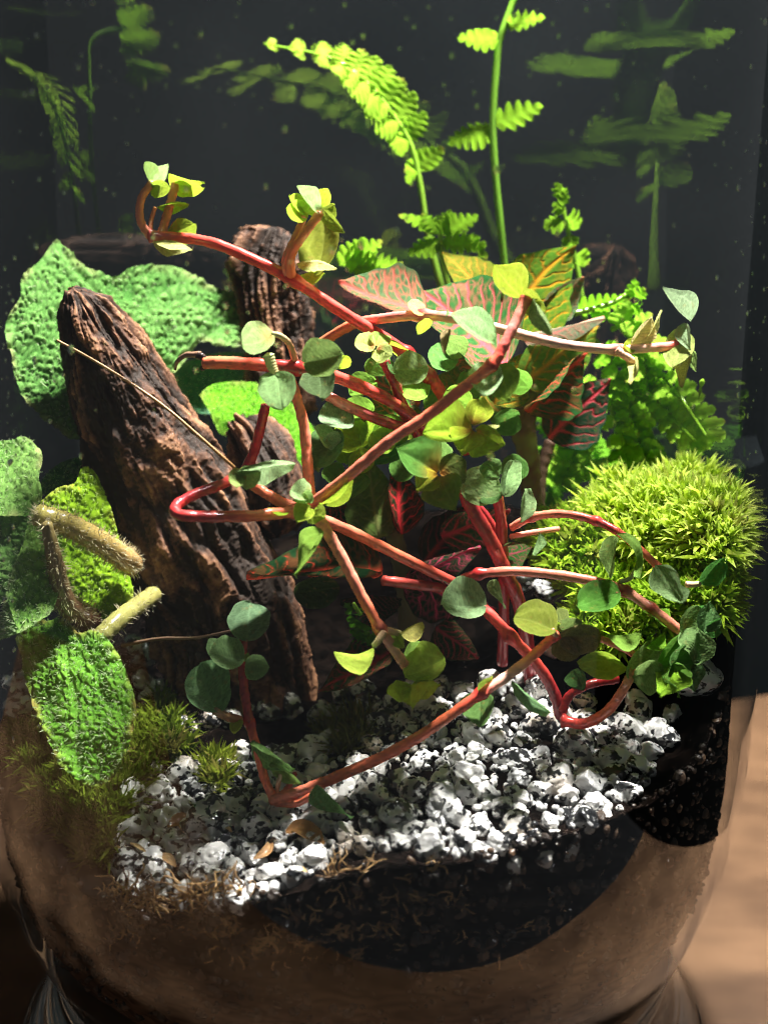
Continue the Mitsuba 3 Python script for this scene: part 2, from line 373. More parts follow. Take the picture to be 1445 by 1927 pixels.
def hairy_leaf(holder, outline, depth, ca, cb, edge, step=2.8, bump=0.0010, cell=16.0, hairs=1500, hl=0.0011, seed=0, flip=1, rib=None, hcol=((0.25, 0.42, 0.16), (0.62, 0.72, 0.45))):
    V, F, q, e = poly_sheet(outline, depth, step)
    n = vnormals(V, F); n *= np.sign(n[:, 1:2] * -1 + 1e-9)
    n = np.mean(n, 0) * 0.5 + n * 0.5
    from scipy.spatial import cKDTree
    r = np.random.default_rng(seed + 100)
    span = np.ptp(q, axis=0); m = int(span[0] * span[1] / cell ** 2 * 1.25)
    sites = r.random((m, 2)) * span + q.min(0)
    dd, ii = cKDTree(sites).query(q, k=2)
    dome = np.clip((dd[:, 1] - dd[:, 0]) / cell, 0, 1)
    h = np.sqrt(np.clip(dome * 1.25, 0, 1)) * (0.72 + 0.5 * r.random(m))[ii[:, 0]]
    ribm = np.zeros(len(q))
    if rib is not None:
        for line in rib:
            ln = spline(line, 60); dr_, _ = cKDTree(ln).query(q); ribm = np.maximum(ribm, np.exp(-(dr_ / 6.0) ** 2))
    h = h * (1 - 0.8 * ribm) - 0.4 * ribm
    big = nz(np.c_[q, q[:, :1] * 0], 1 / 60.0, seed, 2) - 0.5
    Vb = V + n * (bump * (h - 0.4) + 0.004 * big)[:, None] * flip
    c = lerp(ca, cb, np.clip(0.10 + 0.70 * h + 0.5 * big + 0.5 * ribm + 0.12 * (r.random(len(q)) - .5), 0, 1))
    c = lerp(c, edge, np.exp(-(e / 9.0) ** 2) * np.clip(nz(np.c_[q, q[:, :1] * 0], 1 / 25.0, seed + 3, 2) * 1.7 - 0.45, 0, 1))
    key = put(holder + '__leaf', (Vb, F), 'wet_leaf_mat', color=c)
    Fn = F[:, ::-1] if (np.cross(Vb[F[:, 1]] - Vb[F[:, 0]], Vb[F[:, 2]] - Vb[F[:, 0]])[:, 1].mean() > 0) else F
    hv = spikes(Vb, Fn, hairs, hl, 0.00011, 0.05, hcol[0], hcol[1], seed)
    put(key + '__hair', hv[:2], 'hair_mat', kind='stuff', color=hv[2], smooth=False)
    return key


hp_ = 'hairy_plant'
tag(hp_, 'hairy plant with puckered bright green leaves around the driftwood stump', 'plant')
G1, G2 = (0.030, 0.16, 0.028), (0.10, 0.36, 0.055)
hairy_leaf(hp_, [(105, 452), (135, 478), (172, 505), (215, 520), (248, 503), (300, 497), (345, 506), (392, 530), (440, 548), (475, 572), (487, 600), (468, 625), (452, 650), (410, 655), (380, 640), (340, 690), (300, 720), (200, 760), (150, 825), (100, 800), (60, 765), (32, 720), (22, 680), (8, 640), (18, 590), (38, 560), (40, 525), (72, 495), (90, 470)],
           plane(250, 640, .024, .0105, -.010, .004, 260), (0.045, 0.15, 0.028), (0.22, 0.44, 0.12), (0.34, 0.36, 0.15), hairs=1300, seed=1, cell=15, bump=0.0018, rib=[[(330, 700), (250, 620), (120, 480)], [(330, 690), (420, 610), (475, 590)]])
hairy_leaf(hp_, [(330, 690), (390, 668), (450, 665), (520, 680), (560, 720), (520, 760), (430, 780), (360, 770), (330, 720)], plane(430, 710, .05, .005, -.01), (0.03, 0.14, 0.07), (0.13, 0.33, 0.17), (0.3, 0.42, 0.3), hairs=900, seed=2, cell=12)
hairy_leaf(hp_, [(376, 742), (400, 722), (440, 715), (490, 722), (540, 750), (575, 785), (592, 815), (590, 870), (575, 905), (540, 880), (500, 850), (450, 820), (415, 815), (395, 780)], plane(480, 800, .034, .005, -.008), (0.10, 0.36, 0.015), (0.24, 0.62, 0.04), (0.35, 0.42, 0.10), hairs=2200, seed=3, cell=10, bump=0.0005, hcol=((0.25, 0.5, 0.08), (0.5, 0.75, 0.2)))
hairy_leaf(hp_, [(-30, 815), (10, 822), (45, 822), (68, 840), (80, 862), (74, 900), (78, 940), (40, 965), (-30, 960)], plane(20, 890, -.03, .004, -.014), (0.07, 0.19, 0.03), (0.30, 0.52, 0.14), (0.40, 0.40, 0.18), hairs=500, seed=4)
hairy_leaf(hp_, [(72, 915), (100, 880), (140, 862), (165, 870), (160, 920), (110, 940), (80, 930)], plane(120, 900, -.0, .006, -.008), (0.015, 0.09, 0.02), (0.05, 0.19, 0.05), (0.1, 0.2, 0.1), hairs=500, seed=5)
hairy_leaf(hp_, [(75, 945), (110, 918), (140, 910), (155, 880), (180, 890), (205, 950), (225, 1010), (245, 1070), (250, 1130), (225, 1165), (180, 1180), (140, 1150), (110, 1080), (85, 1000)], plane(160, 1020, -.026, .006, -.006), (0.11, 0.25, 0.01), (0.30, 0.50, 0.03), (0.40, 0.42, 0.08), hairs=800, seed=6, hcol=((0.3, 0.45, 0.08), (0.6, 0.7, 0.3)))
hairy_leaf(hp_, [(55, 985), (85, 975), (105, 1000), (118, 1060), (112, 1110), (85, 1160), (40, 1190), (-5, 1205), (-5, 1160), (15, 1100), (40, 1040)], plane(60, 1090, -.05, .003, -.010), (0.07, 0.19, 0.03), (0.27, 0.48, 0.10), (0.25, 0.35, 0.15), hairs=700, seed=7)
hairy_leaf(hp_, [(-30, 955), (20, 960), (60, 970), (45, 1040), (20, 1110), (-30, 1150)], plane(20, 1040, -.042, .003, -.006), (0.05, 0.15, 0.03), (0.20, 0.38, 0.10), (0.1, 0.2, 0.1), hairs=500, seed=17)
hairy_leaf(hp_, [(36, 1195), (52, 1160), (68, 1158), (84, 1170), (110, 1168), (138, 1180), (150, 1192), (178, 1190), (205, 1205), (228, 1240), (245, 1285), (256, 1330), (252, 1380), (238, 1430), (215, 1465), (180, 1480), (150, 1470), (118, 1440), (90, 1390), (62, 1320), (45, 1250)],
           plane(150, 1320, -.062, -.004, -.0105, .002, 130), (0.055, 0.20, 0.018), (0.22, 0.48, 0.06), (0.35, 0.26, 0.08), hairs=1300, seed=8, cell=15, bump=0.0012, hl=0.0012, rib=[[(150, 1460), (140, 1320), (120, 1200)]])


def stalk(key, pts, r0, r1, ca, cb, bsdf='stem_mat', n=30, hair=0, seed=0, **kw):
    p = spline([P(*q) for q in pts], n)
    rad = np.linspace(r0, r1, n) * (1 + 0.05 * np.sin(np.arange(n) * 1.7 + seed))
    V, F = tube(p, rad, 12)
    t = np.r_[np.repeat(np.linspace(0, 1, n), 12), 0, 1]
    c = lerp(ca, cb, np.clip(t + 0.25 * (nz(V, 260, seed, 2) - 0.5), 0, 1))
    key = put(key, (V, F), bsdf, color=c, **kw)
    if hair:
        h = spikes(V, F, hair, 0.0013, 0.00010, 0.05, (0.45, 0.40, 0.25), (0.75, 0.70, 0.5), seed)
        put(key + '__hair', h[:2], 'hair_mat', kind='stuff', color=h[2], smooth=False)
    return key


stalk(hp_ + '__petiole', [(70, 968, -.048), (130, 988, -.045), (190, 1022, -.040), (250, 1062, -.028)], .0026, .0031, (0.40, 0.36, 0.10), (0.42, 0.26, 0.10), hair=900, seed=1)
stalk(hp_ + '__petiole', [(88, 985, -.052), (105, 1060, -.050), (122, 1130, -.046), (168, 1168, -.038)], .0013, .0034, (0.20, 0.16, 0.06), (0.14, 0.055, 0.04), hair=700, seed=2)
stalk(hp_ + '__petiole', [(175, 1215, -.047), (225, 1165, -.040), (290, 1118, -.02)], .0023, .0023, (0.30, 0.30, 0.09), (0.24, 0.22, 0.07), hair=160, seed=3)


# generic small leaf: base and tip in the photograph, full width in pixels, depth at base / change to tip / change across
def leaf(holder, base, tip, w, Y, dY=0.0, sY=0.0, col=(0.10, 0.20, 0.05), cup=0.10, shape='round', petiole=None, bsdf='leaf_mat', nu=44, nv=27, seed=0, bend=0.0, tone=0.25, mid=None, pr_=0.0006, pc=(0.45, 0.16, 0.09), tilt=0.75):
    b, t = np.array(base, float), np.array(tip, float); ax = t - b; L = np.linalg.norm(ax); u = ax / L; s_ = np.array([-u[1], u[0]])
    s = np.linspace(0, 1, nu); v = np.linspace(-1, 1, nv); S, Vv = np.meshgrid(s, v, indexing='ij')
    ss = np.clip(S, 0.0, 1)
    if shape == 'round': hw = np.sqrt(np.clip(1 - (2 * ss ** 0.93 - 1) ** 2, 0, 1))
    elif shape == 'star': hw = np.sin(np.pi * np.clip(ss, 0, 1) ** 0.86) ** 0.75 * (1 - .15 * ss ** 3)
    elif shape == 'oval': hw = np.sin(np.pi * ss ** 0.82) ** 0.8
    elif shape == 'point': hw = np.sin(np.pi * ss ** 0.62) ** 1.0 * (1 - 0.25 * ss)
    else: hw = np.sin(np.pi * ss ** 0.75) ** 0.7
    r = np.random.default_rng(seed + int(b[0]) * 7 + int(b[1]))
    ph = r.random(6) * 6.28
    hw = hw * (1 + 0.05 * np.sin(S * 6 + ph[0] + Vv * 1.5) + 0.025 * np.sin(S * 15 + ph[1] + Vv) + 0.08 * (r.random() - .5) * np.sign(Vv))
    back = -0.09 * np.abs(Vv) ** 1.5 * (1 - S) ** 3 if shape == 'round' else 0
    X = b[0] + u[0] * L * (S + back) + s_[0] * Vv * hw * w / 2 + s_[0] * bend * L * np.sin(np.pi * S)
    Yp = b[1] + u[1] * L * (S + back) + s_[1] * Vv * hw * w / 2 + s_[1] * bend * L * np.sin(np.pi * S)
    D = Y + dY * S + sY * 0.5 * Vv * hw + tilt * 0.000125 * (b[1] - Yp)
    Q = PV(X.ravel(), Yp.ravel(), D.ravel())
    F = grid_faces(nu, nv); n = vnormals(Q, F)
    size = 0.00013 * max(L, w)
    groove = np.exp(-(Vv / 0.10) ** 2)
    off = cup * size * (0.7 * (Vv * hw) ** 2 + 0.5 * (S - 0.5) ** 2 * 2) + 0.030 * size * np.sin(4 * S + 2 * Vv + ph[2]) + 0.010 * size * np.sin(7 * Vv + ph[3] + 4 * S) - 0.008 * size * groove
    off = off + size * (0.05 + 0.16 * r.random()) * np.abs(Vv) * hw + size * 0.22 * (r.random() - .5) * Vv * (S - .4) + size * .12 * (r.random() - .3) * (S - .3) ** 2 * 2
    off = off + (0.00024 * (nz(Q, 2600, seed, 2) - .5) + .00016 * (nz(Q, 1100, seed + 1, 2) - .5)).reshape(S.shape)
    sg = 1 if n[:, 1].mean() < 0 else -1
    Q = Q + n * off.ravel()[:, None] * sg
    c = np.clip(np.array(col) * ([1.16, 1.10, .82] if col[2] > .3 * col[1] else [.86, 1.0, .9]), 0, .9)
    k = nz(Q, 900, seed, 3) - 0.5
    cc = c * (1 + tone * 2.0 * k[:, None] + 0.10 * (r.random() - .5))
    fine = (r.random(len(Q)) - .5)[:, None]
    cc = cc * (1 + (0.55 if col[2] > .3 * col[1] else .22) * fine)  # stronger flecks on silver leaves put their sheen into the colour
    arc = np.sin(np.pi * np.clip(S, 0, 1) ** 0.8)
    vein = np.exp(-((np.abs(Vv)) / 0.055) ** 2) + 0.8 * np.exp(-((np.abs(Vv) - 0.62 * arc) / 0.05) ** 2) * (S < 0.9)
    lt = np.abs(((S - .45 * np.abs(Vv)) * 5 + .5 * (Vv > 0)) % 1 - .5) / 5
    vein = np.maximum(vein, .6 * np.exp(-(lt / .016) ** 2))
    cc = lerp(cc, c * 1.55 + 0.03, np.clip(vein, 0, 1).ravel() * 0.42)
    spot = sstep(.70, .80, nz(Q, 1000, seed + 11, 2)); cc = lerp(cc, (0.32, 0.20, 0.06), spot * .35)
    if mid is not None: cc = lerp(cc, mid, np.exp(-(S / 0.26) ** 2).ravel() * 0.85 * np.exp(-(Vv / 0.8) ** 2).ravel())
    edge = np.clip(np.abs(Vv.ravel()) * 1.0, 0, 1) ** 8
    cc = lerp(cc, cc * 1.25 + 0.015, edge)
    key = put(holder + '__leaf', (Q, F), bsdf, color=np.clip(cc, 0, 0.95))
    if petiole:
        pp = [petiole if len(petiole) == 3 else (*petiole, Y), *([] if len(petiole) == 3 or True else []), ((petiole[0] + b[0]) / 2 - s_[0] * 3, (petiole[1] + b[1]) / 2 - s_[1] * 3, (Y + (petiole[2] if len(petiole) == 3 else Y)) / 2), (b[0], b[1], Y)]
        stalk(key + '__petiole', pp, pr_ * 1.25, pr_, pc, lerp(np.array(pc), np.array(col), 0.45), n=12)
    return key


# ------------------------------------------------------------------ red-stemmed creeping plants
RED, ORG, PALE, DRK, ROSE, BRN = (0.74, 0.085, 0.055), (0.78, 0.20, 0.085), (0.86, 0.50, 0.32), (0.26, 0.022, 0.022), (0.74, 0.25, 0.18), (0.60, 0.21, 0.11)
GS, GD, OL, YL, GG, PL, MG = (0.20, 0.31, 0.16), (0.07, 0.15, 0.06), (0.25, 0.29, 0.03), (0.38, 0.48, 0.04), (0.12, 0.20, 0.07), (0.42, 0.47, 0.22), (0.07, 0.20, 0.04)


def stem(holder, pts, cols, r=0.0015, r1=None, nodes=(), seed=0):
    """pts: (px, py, Y); nodes: indices of points that are swollen joints."""
    m = len(pts); n = 12 * m
    p = spline([P(*q) for q in pts], n)
    u = np.linspace(0, m - 1, n)
    rad = np.linspace(r, r1 or r, n) * 0.84
    cl = np.array([np.interp(np.linspace(0, 1, n), np.linspace(0, 1, len(cols)), [c[k] for c in cols]) for k in range(3)]).T
    cl = np.clip(cl * [1.25, 1.05, 1.3], 0, .92)
    for k in nodes:
        g = np.exp(-((u - k) / 0.16) ** 2); rad = rad * (1 + 0.38 * g); cl = lerp(cl, (0.36, 0.012, 0.012), g * 0.8)
    rad = rad * (1 + 0.035 * np.sin(u * 9 + seed) + 0.02 * np.sin(u * 23))
    V, F = tube(p, rad, 14)
    c = np.vstack([np.repeat(cl, 14, 0), cl[:1], cl[-1:]])
    k = nz(V * [1, 1, 1], 700, seed, 3) - 0.5
    st = nz(V, 2600, seed + 1, 2) - .5
    scar = sstep(.66, .78, nz(V, 1500, seed + 7, 2)); c = lerp(c, c * [.45, .55, .6], scar * .8)
    V = V + vnormals(V, F) * (0.00022 * (nz(V, 800, seed + 3, 2) - .5))[:, None]
    c = np.clip(c * (1 + 0.7 * k[:, None] + 0.35 * st[:, None]), 0, 1)
    return put(holder + '__stem', (V, F), 'stem_mat', color=c)


def plant(name, label):
    base, n, key = name, 0, name
    while key in labels:
        n += 1; key = f'{base}_{n:03d}'
    return tag(key, label, 'plant', 'red stemmed creeping plants in the jar')


# A: long stem reaching to the upper left
A = plant('creeping_plant', 'creeping plant with a long red stem reaching to the upper left, leaf tufts along it')
stem(A, [(283, 443, -.030), (330, 446, -.031), (395, 455, -.032), (470, 485, -.033), (550, 525, -.034), (630, 578, -.034), (700, 622, -.033), (765, 665, -.032), (808, 708, -.03), (838, 755, -.026), (880, 850, -.02)], [ROSE, RED, RED, RED, RED, DRK, RED, DRK], .00145, .0019, nodes=(0, 4, 7, 8), seed=1)
stalk(A + '__petiole', [(283, 445, -.030), (265, 415, -.032), (266, 375, -.033), (287, 342, -.033)], .0010, .0009, ROSE, BRN)
stalk(A + '__petiole', [(283, 445, -.030), (285, 415, -.028), (292, 390, -.028)], .0006, .0005, ROSE, BRN)
stalk(A + '__petiole', [(302, 447, -.030), (316, 400, -.027), (331, 345, -.027)], .0011, .0010, ROSE, BRN)
leaf(A, (290, 348), (272, 306), 26, -.033, .006, .012, GG)
leaf(A, (290, 346), (318, 312), 34, -.033, .012, -.010, GS, shape='point')
leaf(A, (288, 348), (322, 352), 34, -.034, -.006, .012, OL)
leaf(A, (318, 326), (385, 342), 26, -.027, .004, .016, YL, shape='oval', bend=.1)
leaf(A, (332, 346), (385, 352), 30, -.027, -.008, .012, YL)
leaf(A, (296, 388), (356, 384), 22, -.028, -.004, .016, (0.30, 0.42, 0.03), shape='oval', bend=-.12)
leaf(A, (312, 446), (362, 420), 52, -.029, .012, .010, OL, shape='oval')
leaf(A, (290, 450), (365, 462), 14, -.033, -.008, .012, PL, shape='oval')
stalk(A + '__petiole', [(540, 515, -.035), (537, 488, -.038), (556, 445, -.040), (572, 408, -.041)], .0009, .0008, ROSE, BRN)
stalk(A + '__petiole', [(548, 518, -.036), (548, 480, -.040), (572, 440, -.043), (603, 400, -.044)], .0011, .0010, ORG, BRN)
leaf(A, (575, 410), (538, 392), 44, -.041, -.004, .012, YL)
leaf(A, (572, 400), (545, 370), 28, -.040, .006, .008, YL)
leaf(A, (600, 402), (558, 350), 30, -.044, .012, .012, GS, shape='oval')
leaf(A, (598, 405), (585, 362), 62, -.040, .014, .006, (0.33, 0.40, 0.03))
leaf(A, (610, 392), (645, 438), 26, -.044, -.008, .008, OL, shape='oval')
leaf(A, (600, 405), (628, 385), 30, -.042, .006, .01, OL)
leaf(A, (592, 510), (612, 418), 76, -.028, .004, -.006, (0.20, 0.20, 0.03), bend=.06)
leaf(A, (558, 496), (634, 505), 22, -.037, -.003, .022, PL, shape='oval', bend=-.18)
leaf(A, (560, 520), (610, 512), 22, -.03, .006, .012, YL, shape='oval')
# rosette around the dark red branch below the long stem
stem(A, [(722, 678, -.042), (742, 722, -.039), (765, 780, -.034), (800, 840, -.026)], [DRK, DRK, DRK], .0014, .0016, nodes=(2,), seed=2)
leaf(A, (702, 655), (668, 642), 36, -.045, .002, .006, (0.30, 0.42, 0.16), mid=(0.45, 0.12, 0.06))
leaf(A, (712, 655), (738, 668), 40, -.045, -.003, .008, (0.28, 0.38, 0.15), mid=(0.45, 0.12, 0.06))
leaf(A, (708, 650), (715, 628), 40, -.043, .006, .006, (0.30, 0.42, 0.10), mid=(0.45, 0.12, 0.06))
leaf(A, (712, 660), (716, 680), 26, -.045, -.006, .004, (0.30, 0.40, 0.16))
leaf(A, (735, 640), (778, 662), 22, -.036, .004, .014, YL, shape='oval')
leaf(A, (745, 695), (806, 694), 64, -.046, -.002, .004, GS)
leaf(A, (745, 690), (735, 700), 40, -.040, -.006, .0, GD)

# B: broken horizontal stem with round grey leaves
B = plant('creeping_plant', 'creeping plant with a broken brown stem end and round grey green leaves')
stem(B, [(384, 682, -.052), (430, 682, -.053), (490, 686, -.053), (555, 692, -.052), (620, 705, -.048), (690, 732, -.044), (750, 765, -.038), (820, 820, -.028)], [ORG, ORG, RED, DRK, RED, RED, DRK, DRK], .0017, .0018, nodes=(3,), seed=3)
stem(B, [(372, 668, -.052), (384, 674, -.0522), (384, 690, -.0522), (378, 694, -.052)], [(0.02, 0.012, 0.01)] * 2, .0011, .0006, seed=9)
stem(B, [(330, 695, -.048), (334, 680, -.05), (350, 668, -.051), (378, 667, -.052)], [(0.22, 0.15, 0.08)] * 2, .0003, .0009, seed=8)
stem(B, [(500, 762, -.052), (490, 805, -.051), (478, 850, -.049), (462, 885, -.049)], [(0.34, 0.02, 0.03), (0.34, 0.02, 0.03), DRK], .0013, .0015, seed=4)
stem(B, [(540, 690, -.049), (556, 740, -.052), (572, 800, -.054), (578, 865, -.055), (582, 915, -.056), (588, 950, -.057)], [DRK, ORG, BRN, BRN, BRN], .0013, .0016, seed=5)
stem(B, [(600, 735, -.045), (650, 762, -.046), (705, 786, -.043), (760, 806, -.036)], [ROSE, ROSE, DRK, DRK], .0014, .0016, seed=6)
stalk(B + '__petiole', [(556, 680, -.052), (545, 648, -.056), (528, 632, -.058), (512, 628, -.058)], .0008, .0006, ROSE, PL)
leaf(B, (512, 634), (455, 652), 62, -.058, -.004, .008, GS, mid=(0.45, 0.30, 0.10))
stalk(B + '__petiole', [(505, 668, -.060), (512, 690, -.060), (520, 708, -.06)], .0013, .0009, PL, (0.6, 0.45, 0.2))
leaf(B, (520, 706), (532, 770), 72, -.061, -.006, .004, (0.14, 0.25, 0.13))
leaf(B, (576, 682), (648, 668), 76, -.062, -.004, .004, GG)
leaf(B, (600, 700), (606, 756), 66, -.052, -.006, .004, (0.06, 0.10, 0.055))
leaf(B, (636, 690), (648, 670), 30, -.058, .004, .006, YL)
leaf(B, (660, 800), (600, 778), 56, -.050, -.002, .012, (0.20, 0.33, 0.24))
leaf(B, (610, 835), (636, 812), 34, -.05, -.002, .006, (0.18, 0.30, 0.22))
leaf(B, (630, 812), (600, 890), 64, -.044, -.004, .006, GD)
leaf(B, (615, 840), (596, 800), 30, -.051, -.002, .006, GS)

# D: looped stem and the central joint
D = plant('creeping_plant', 'creeping plant with a sharp hairpin loop of red stem in front of the driftwood')
stem(D, [(462, 885, -.049), (425, 908, -.062), (372, 928, -.067), (334, 950, -.070), (338, 968, -.073), (400, 972, -.072), (480, 970, -.069), (556, 962, -.064), (590, 955, -.062)], [RED, (0.40, 0.03, 0.03), (0.42, 0.035, 0.03), (0.40, 0.04, 0.03), ORG, BRN], .0013, .0016, nodes=(7,), seed=7)
stem(D, [(462, 902, -.058), (500, 928, -.059), (545, 952, -.061), (585, 962, -.062)], [ORG, ORG, BRN], .0014, .0015, seed=8)
stem(D, [(582, 952, -.062), (650, 900, -.066), (730, 832, -.068), (800, 785, -.069), (865, 735, -.070), (925, 686, -.070), (945, 655, -.069), (965, 615, -.067), (990, 562, -.064)], [(0.62, 0.19, 0.10), (0.62, 0.19, 0.10), (0.62, 0.19, 0.10), ORG, ORG, RED, ROSE, BRN], .0015, .0013, nodes=(5, 8), seed=9)
stem(D, [(592, 965, -.064), (618, 1005, -.066), (645, 1052, -.067), (680, 1120, -.068), (715, 1183, -.068), (745, 1228, -.067), (775, 1270, -.065)], [(0.62, 0.24, 0.13), (0.66, 0.26, 0.14), (0.68, 0.25, 0.14), ORG, PALE, (0.55, 0.25, 0.12)], .0016, .0013, nodes=(4,), seed=10)
stem(D, [(600, 975, -.060), (660, 1000, -.056), (730, 1035, -.050), (800, 1070, -.044), (860, 1100, -.038), (885, 1112, -.034)], [BRN, ORG, (0.38, 0.06, 0.035), (0.30, 0.03, 0.025)], .0015, .0016, seed=11)
leaf(D, (440, 885), (556, 872), 40, -.068, -.006, .016, (0.24, 0.38, 0.24), shape='oval', bend=-.1)
leaf(D, (452, 895), (492, 888), 46, -.069, -.002, .006, (0.16, 0.26, 0.12))
leaf(D, (462, 900), (430, 906), 34, -.070, -.002, .006, (0.20, 0.29, 0.12), mid=(0.45, 0.22, 0.08))
leaf(D, (455, 898), (445, 918), 26, -.070, -.003, .003, (0.20, 0.29, 0.12))
leaf(D, (582, 935), (545, 925), 40, -.071, -.003, .006, (0.22, 0.36, 0.20), mid=(0.5, 0.4, 0.1))
leaf(D, (575, 928), (585, 948), 34, -.072, -.003, .006, (0.24, 0.34, 0.10))
leaf(D, (585, 958), (560, 985), 42, -.072, -.003, .006, OL)
leaf(D, (592, 962), (610, 975), 44, -.072, -.003, .006, (0.28, 0.33, 0.04))
leaf(D, (600, 945), (660, 890), 18, -.066, -.002, .012, YL, shape='oval', bend=.1)
leaf(D, (550, 958), (504, 954), 12, -.063, -.003, .012, YL, shape='oval')
leaf(D, (608, 1000), (560, 1090), 42, -.070, -.006, .010, (0.20, 0.30, 0.05), shape='point')
leaf(D, (985, 560), (925, 505), 62, -.062, .004, .010, (0.24, 0.27, 0.025), shape='oval')
leaf(D, (985, 545), (1022, 570), 40, -.064, .002, .012, (0.28, 0.30, 0.03), shape='oval')
leaf(D, (1005, 560), (1042, 630), 26, -.066, -.008, .012, (0.16, 0.24, 0.13), shape='oval')
leaf(D, (990, 560), (1025, 590), 40, -.060, -.004, .006, OL)
leaf(D, (930, 645), (838, 598), 50, -.072, .006, .010, (0.20, 0.36, 0.20), shape='oval')
leaf(D, (925, 690), (902, 745), 62, -.064, -.004, .004, (0.26, 0.40, 0.27))
leaf(D, (940, 690), (960, 755), 66, -.062, -.004, .004, (0.17, 0.24, 0.03))
leaf(D, (845, 620), (836, 665), 22, -.060, -.004, .004, (0.22, 0.18, 0.12), shape='point')
stalk(D + '__petiole', [(722, 1188, -.069), (712, 1205, -.070), (703, 1216, -.070)], .0009, .0007, PALE, PL)
leaf(D, (704, 1216), (628, 1228), 36, -.070, -.004, .016, (0.45, 0.52, 0.08), shape='oval', bend=-.1)
stalk(D + '__petiole', [(728, 1186, -.068), (745, 1190, -.067), (752, 1192, -.066)], .0008, .0007, PALE, PL)
leaf(D, (748, 1192), (796, 1172), 28, -.066, -.002, .012, (0.55, 0.55, 0.22), shape='oval')
leaf(D, (745, 1195), (764, 1220), 26, -.065, -.006, .004, (0.25, 0.32, 0.05))
leaf(D, (768, 1272), (838, 1240), 72, -.070, -.002, -.010, (0.26, 0.34, 0.05), bend=.05)
leaf(D, (770, 1275), (800, 1215), 50, -.064, .006, .0, (0.20, 0.30, 0.06))
leaf(D, (775, 1290), (728, 1298), 40, -.072, -.003, .014, (0.36, 0.42, 0.04), shape='oval')
leaf(D, (775, 1290), (828, 1285), 40, -.072, -.003, .014, (0.36, 0.42, 0.04), shape='oval')
leaf(D, (772, 1295), (775, 1338), 70, -.073, -.006, .0, (0.40, 0.44, 0.04), cup=.3)

# C: pale stem running right along the top of the plants
C = plant('creeping_plant', 'creeping plant with a pale pink stem running right over the red veined leaves')
stem(C, [(600, 648, -.020), (660, 612, -.026), (720, 599, -.034), (795, 593, -.042), (870, 601, -.048), (960, 624, -.050), (1060, 648, -.049), (1160, 658, -.046), (1210, 655, -.044), (1272, 651, -.042)], [ORG, ORG, ROSE, ROSE, PALE, (0.80, 0.48, 0.32), (0.80, 0.50, 0.34), PALE, PALE, RED], .0015, .0013, nodes=(3, 7, 9), seed=12)
leaf(C, (795, 590), (768, 570), 26, -.044, .004, .006, PL)
leaf(C, (810, 605), (785, 630), 22, -.046, -.006, .004, YL)
leaf(C, (1185, 650), (1222, 595), 36, -.045, -.002, .006, (0.48, 0.44, 0.28), shape='oval')
leaf(C, (1192, 660), (1178, 640), 30, -.046, .0, .004, OL)
leaf(C, (1200, 672), (1186, 725), 22, -.048, -.004, .008, (0.38, 0.40, 0.20), shape='point', bend=-.1)
leaf(C, (1215, 635), (1242, 582), 12, -.042, .002, .012, PL, shape='point')
stalk(C + '__petiole', [(1160, 659, -.047), (1180, 672, -.048), (1195, 682, -.048)], .0010, .0008, PALE, PALE)
leaf(C, (1298, 606), (1245, 542), 44, -.040, .002, .008, (0.18, 0.27, 0.20), shape='point')
leaf(C, (1290, 608), (1300, 660), 30, -.042, -.006, .010, (0.17, 0.26, 0.19), shape='oval')
leaf(C, (1290, 630), (1268, 696), 56, -.040, -.006, .010, (0.24, 0.31, 0.12))
leaf(C, (1302, 660), (1280, 728), 28, -.042, -.006, .010, (0.30, 0.30, 0.12), shape='point')
leaf(C, (1298, 655), (1310, 700), 24, -.039, -.006, .006, GG, shape='oval')
stalk(C + '__petiole', [(1268, 652, -.042), (1282, 635, -.041), (1292, 618, -.04)], .0010, .0007, RED, BRN)

# E: upright dark red stems with leaf rosettes in the middle
E = plant('creeping_plant', 'creeping plant with dark red upright stems and two olive leaf rosettes')
stem(E, [(860, 880, -.045), (885, 950, -.044), (922, 1015, -.042), (950, 1075, -.040), (975, 1130, -.036), (990, 1200, -.03), (1000, 1300, -.024)], [DRK, (0.20, 0.018, 0.016), (0.20, 0.018, 0.016), DRK], .0021, .0021, seed=13)
stem(E, [(925, 900, -.040), (940, 960, -.036), (946, 1040, -.034), (948, 1120, -.032), (945, 1250, -.026)], [DRK, DRK, DRK], .0016, .0017, seed=14)
stem(E, [(830, 900, -.030), (905, 960, -.030), (960, 1050, -.028)], [DRK, DRK], .0013, seed=15)
stem(E, [(720, 1092, -.044), (780, 1100, -.042), (840, 1110, -.040), (905, 1142, -.044), (960, 1198, -.048), (1010, 1250, -.050), (1040, 1300, -.050), (1056, 1350, -.050)], [(0.34, 0.05, 0.03), (0.36, 0.06, 0.04), (0.34, 0.03, 0.02), RED, RED, DRK, DRK], .0015, .0017, nodes=(4,), seed=16)
leaf(E, (888, 808), (795, 815), 78, -.060, -.003, .010, (0.30, 0.42, 0.035), mid=(0.50, 0.22, 0.04), tilt=.15, shape='star')
leaf(E, (886, 800), (902, 752), 54, -.060, .008, .004, (0.36, 0.40, 0.04), mid=(0.50, 0.16, 0.04), tilt=.15, shape='star')
leaf(E, (888, 812), (868, 862), 70, -.061, -.008, .004, (0.34, 0.40, 0.03), mid=(0.50, 0.18, 0.04), tilt=.15, shape='star')
leaf(E, (898, 808), (950, 838), 66, -.061, -.005, .006, (0.34, 0.44, 0.03), mid=(0.45, 0.2, 0.04), bend=.06, tilt=.15, shape='star')
leaf(E, (905, 800), (940, 800), 18, -.058, .002, .010, PL, shape='point', tilt=.3)
leaf(E, (822, 890), (742, 845), 84, -.058, .0, .008, (0.09, 0.20, 0.04), mid=(0.45, 0.2, 0.04), tilt=.15, shape='star')
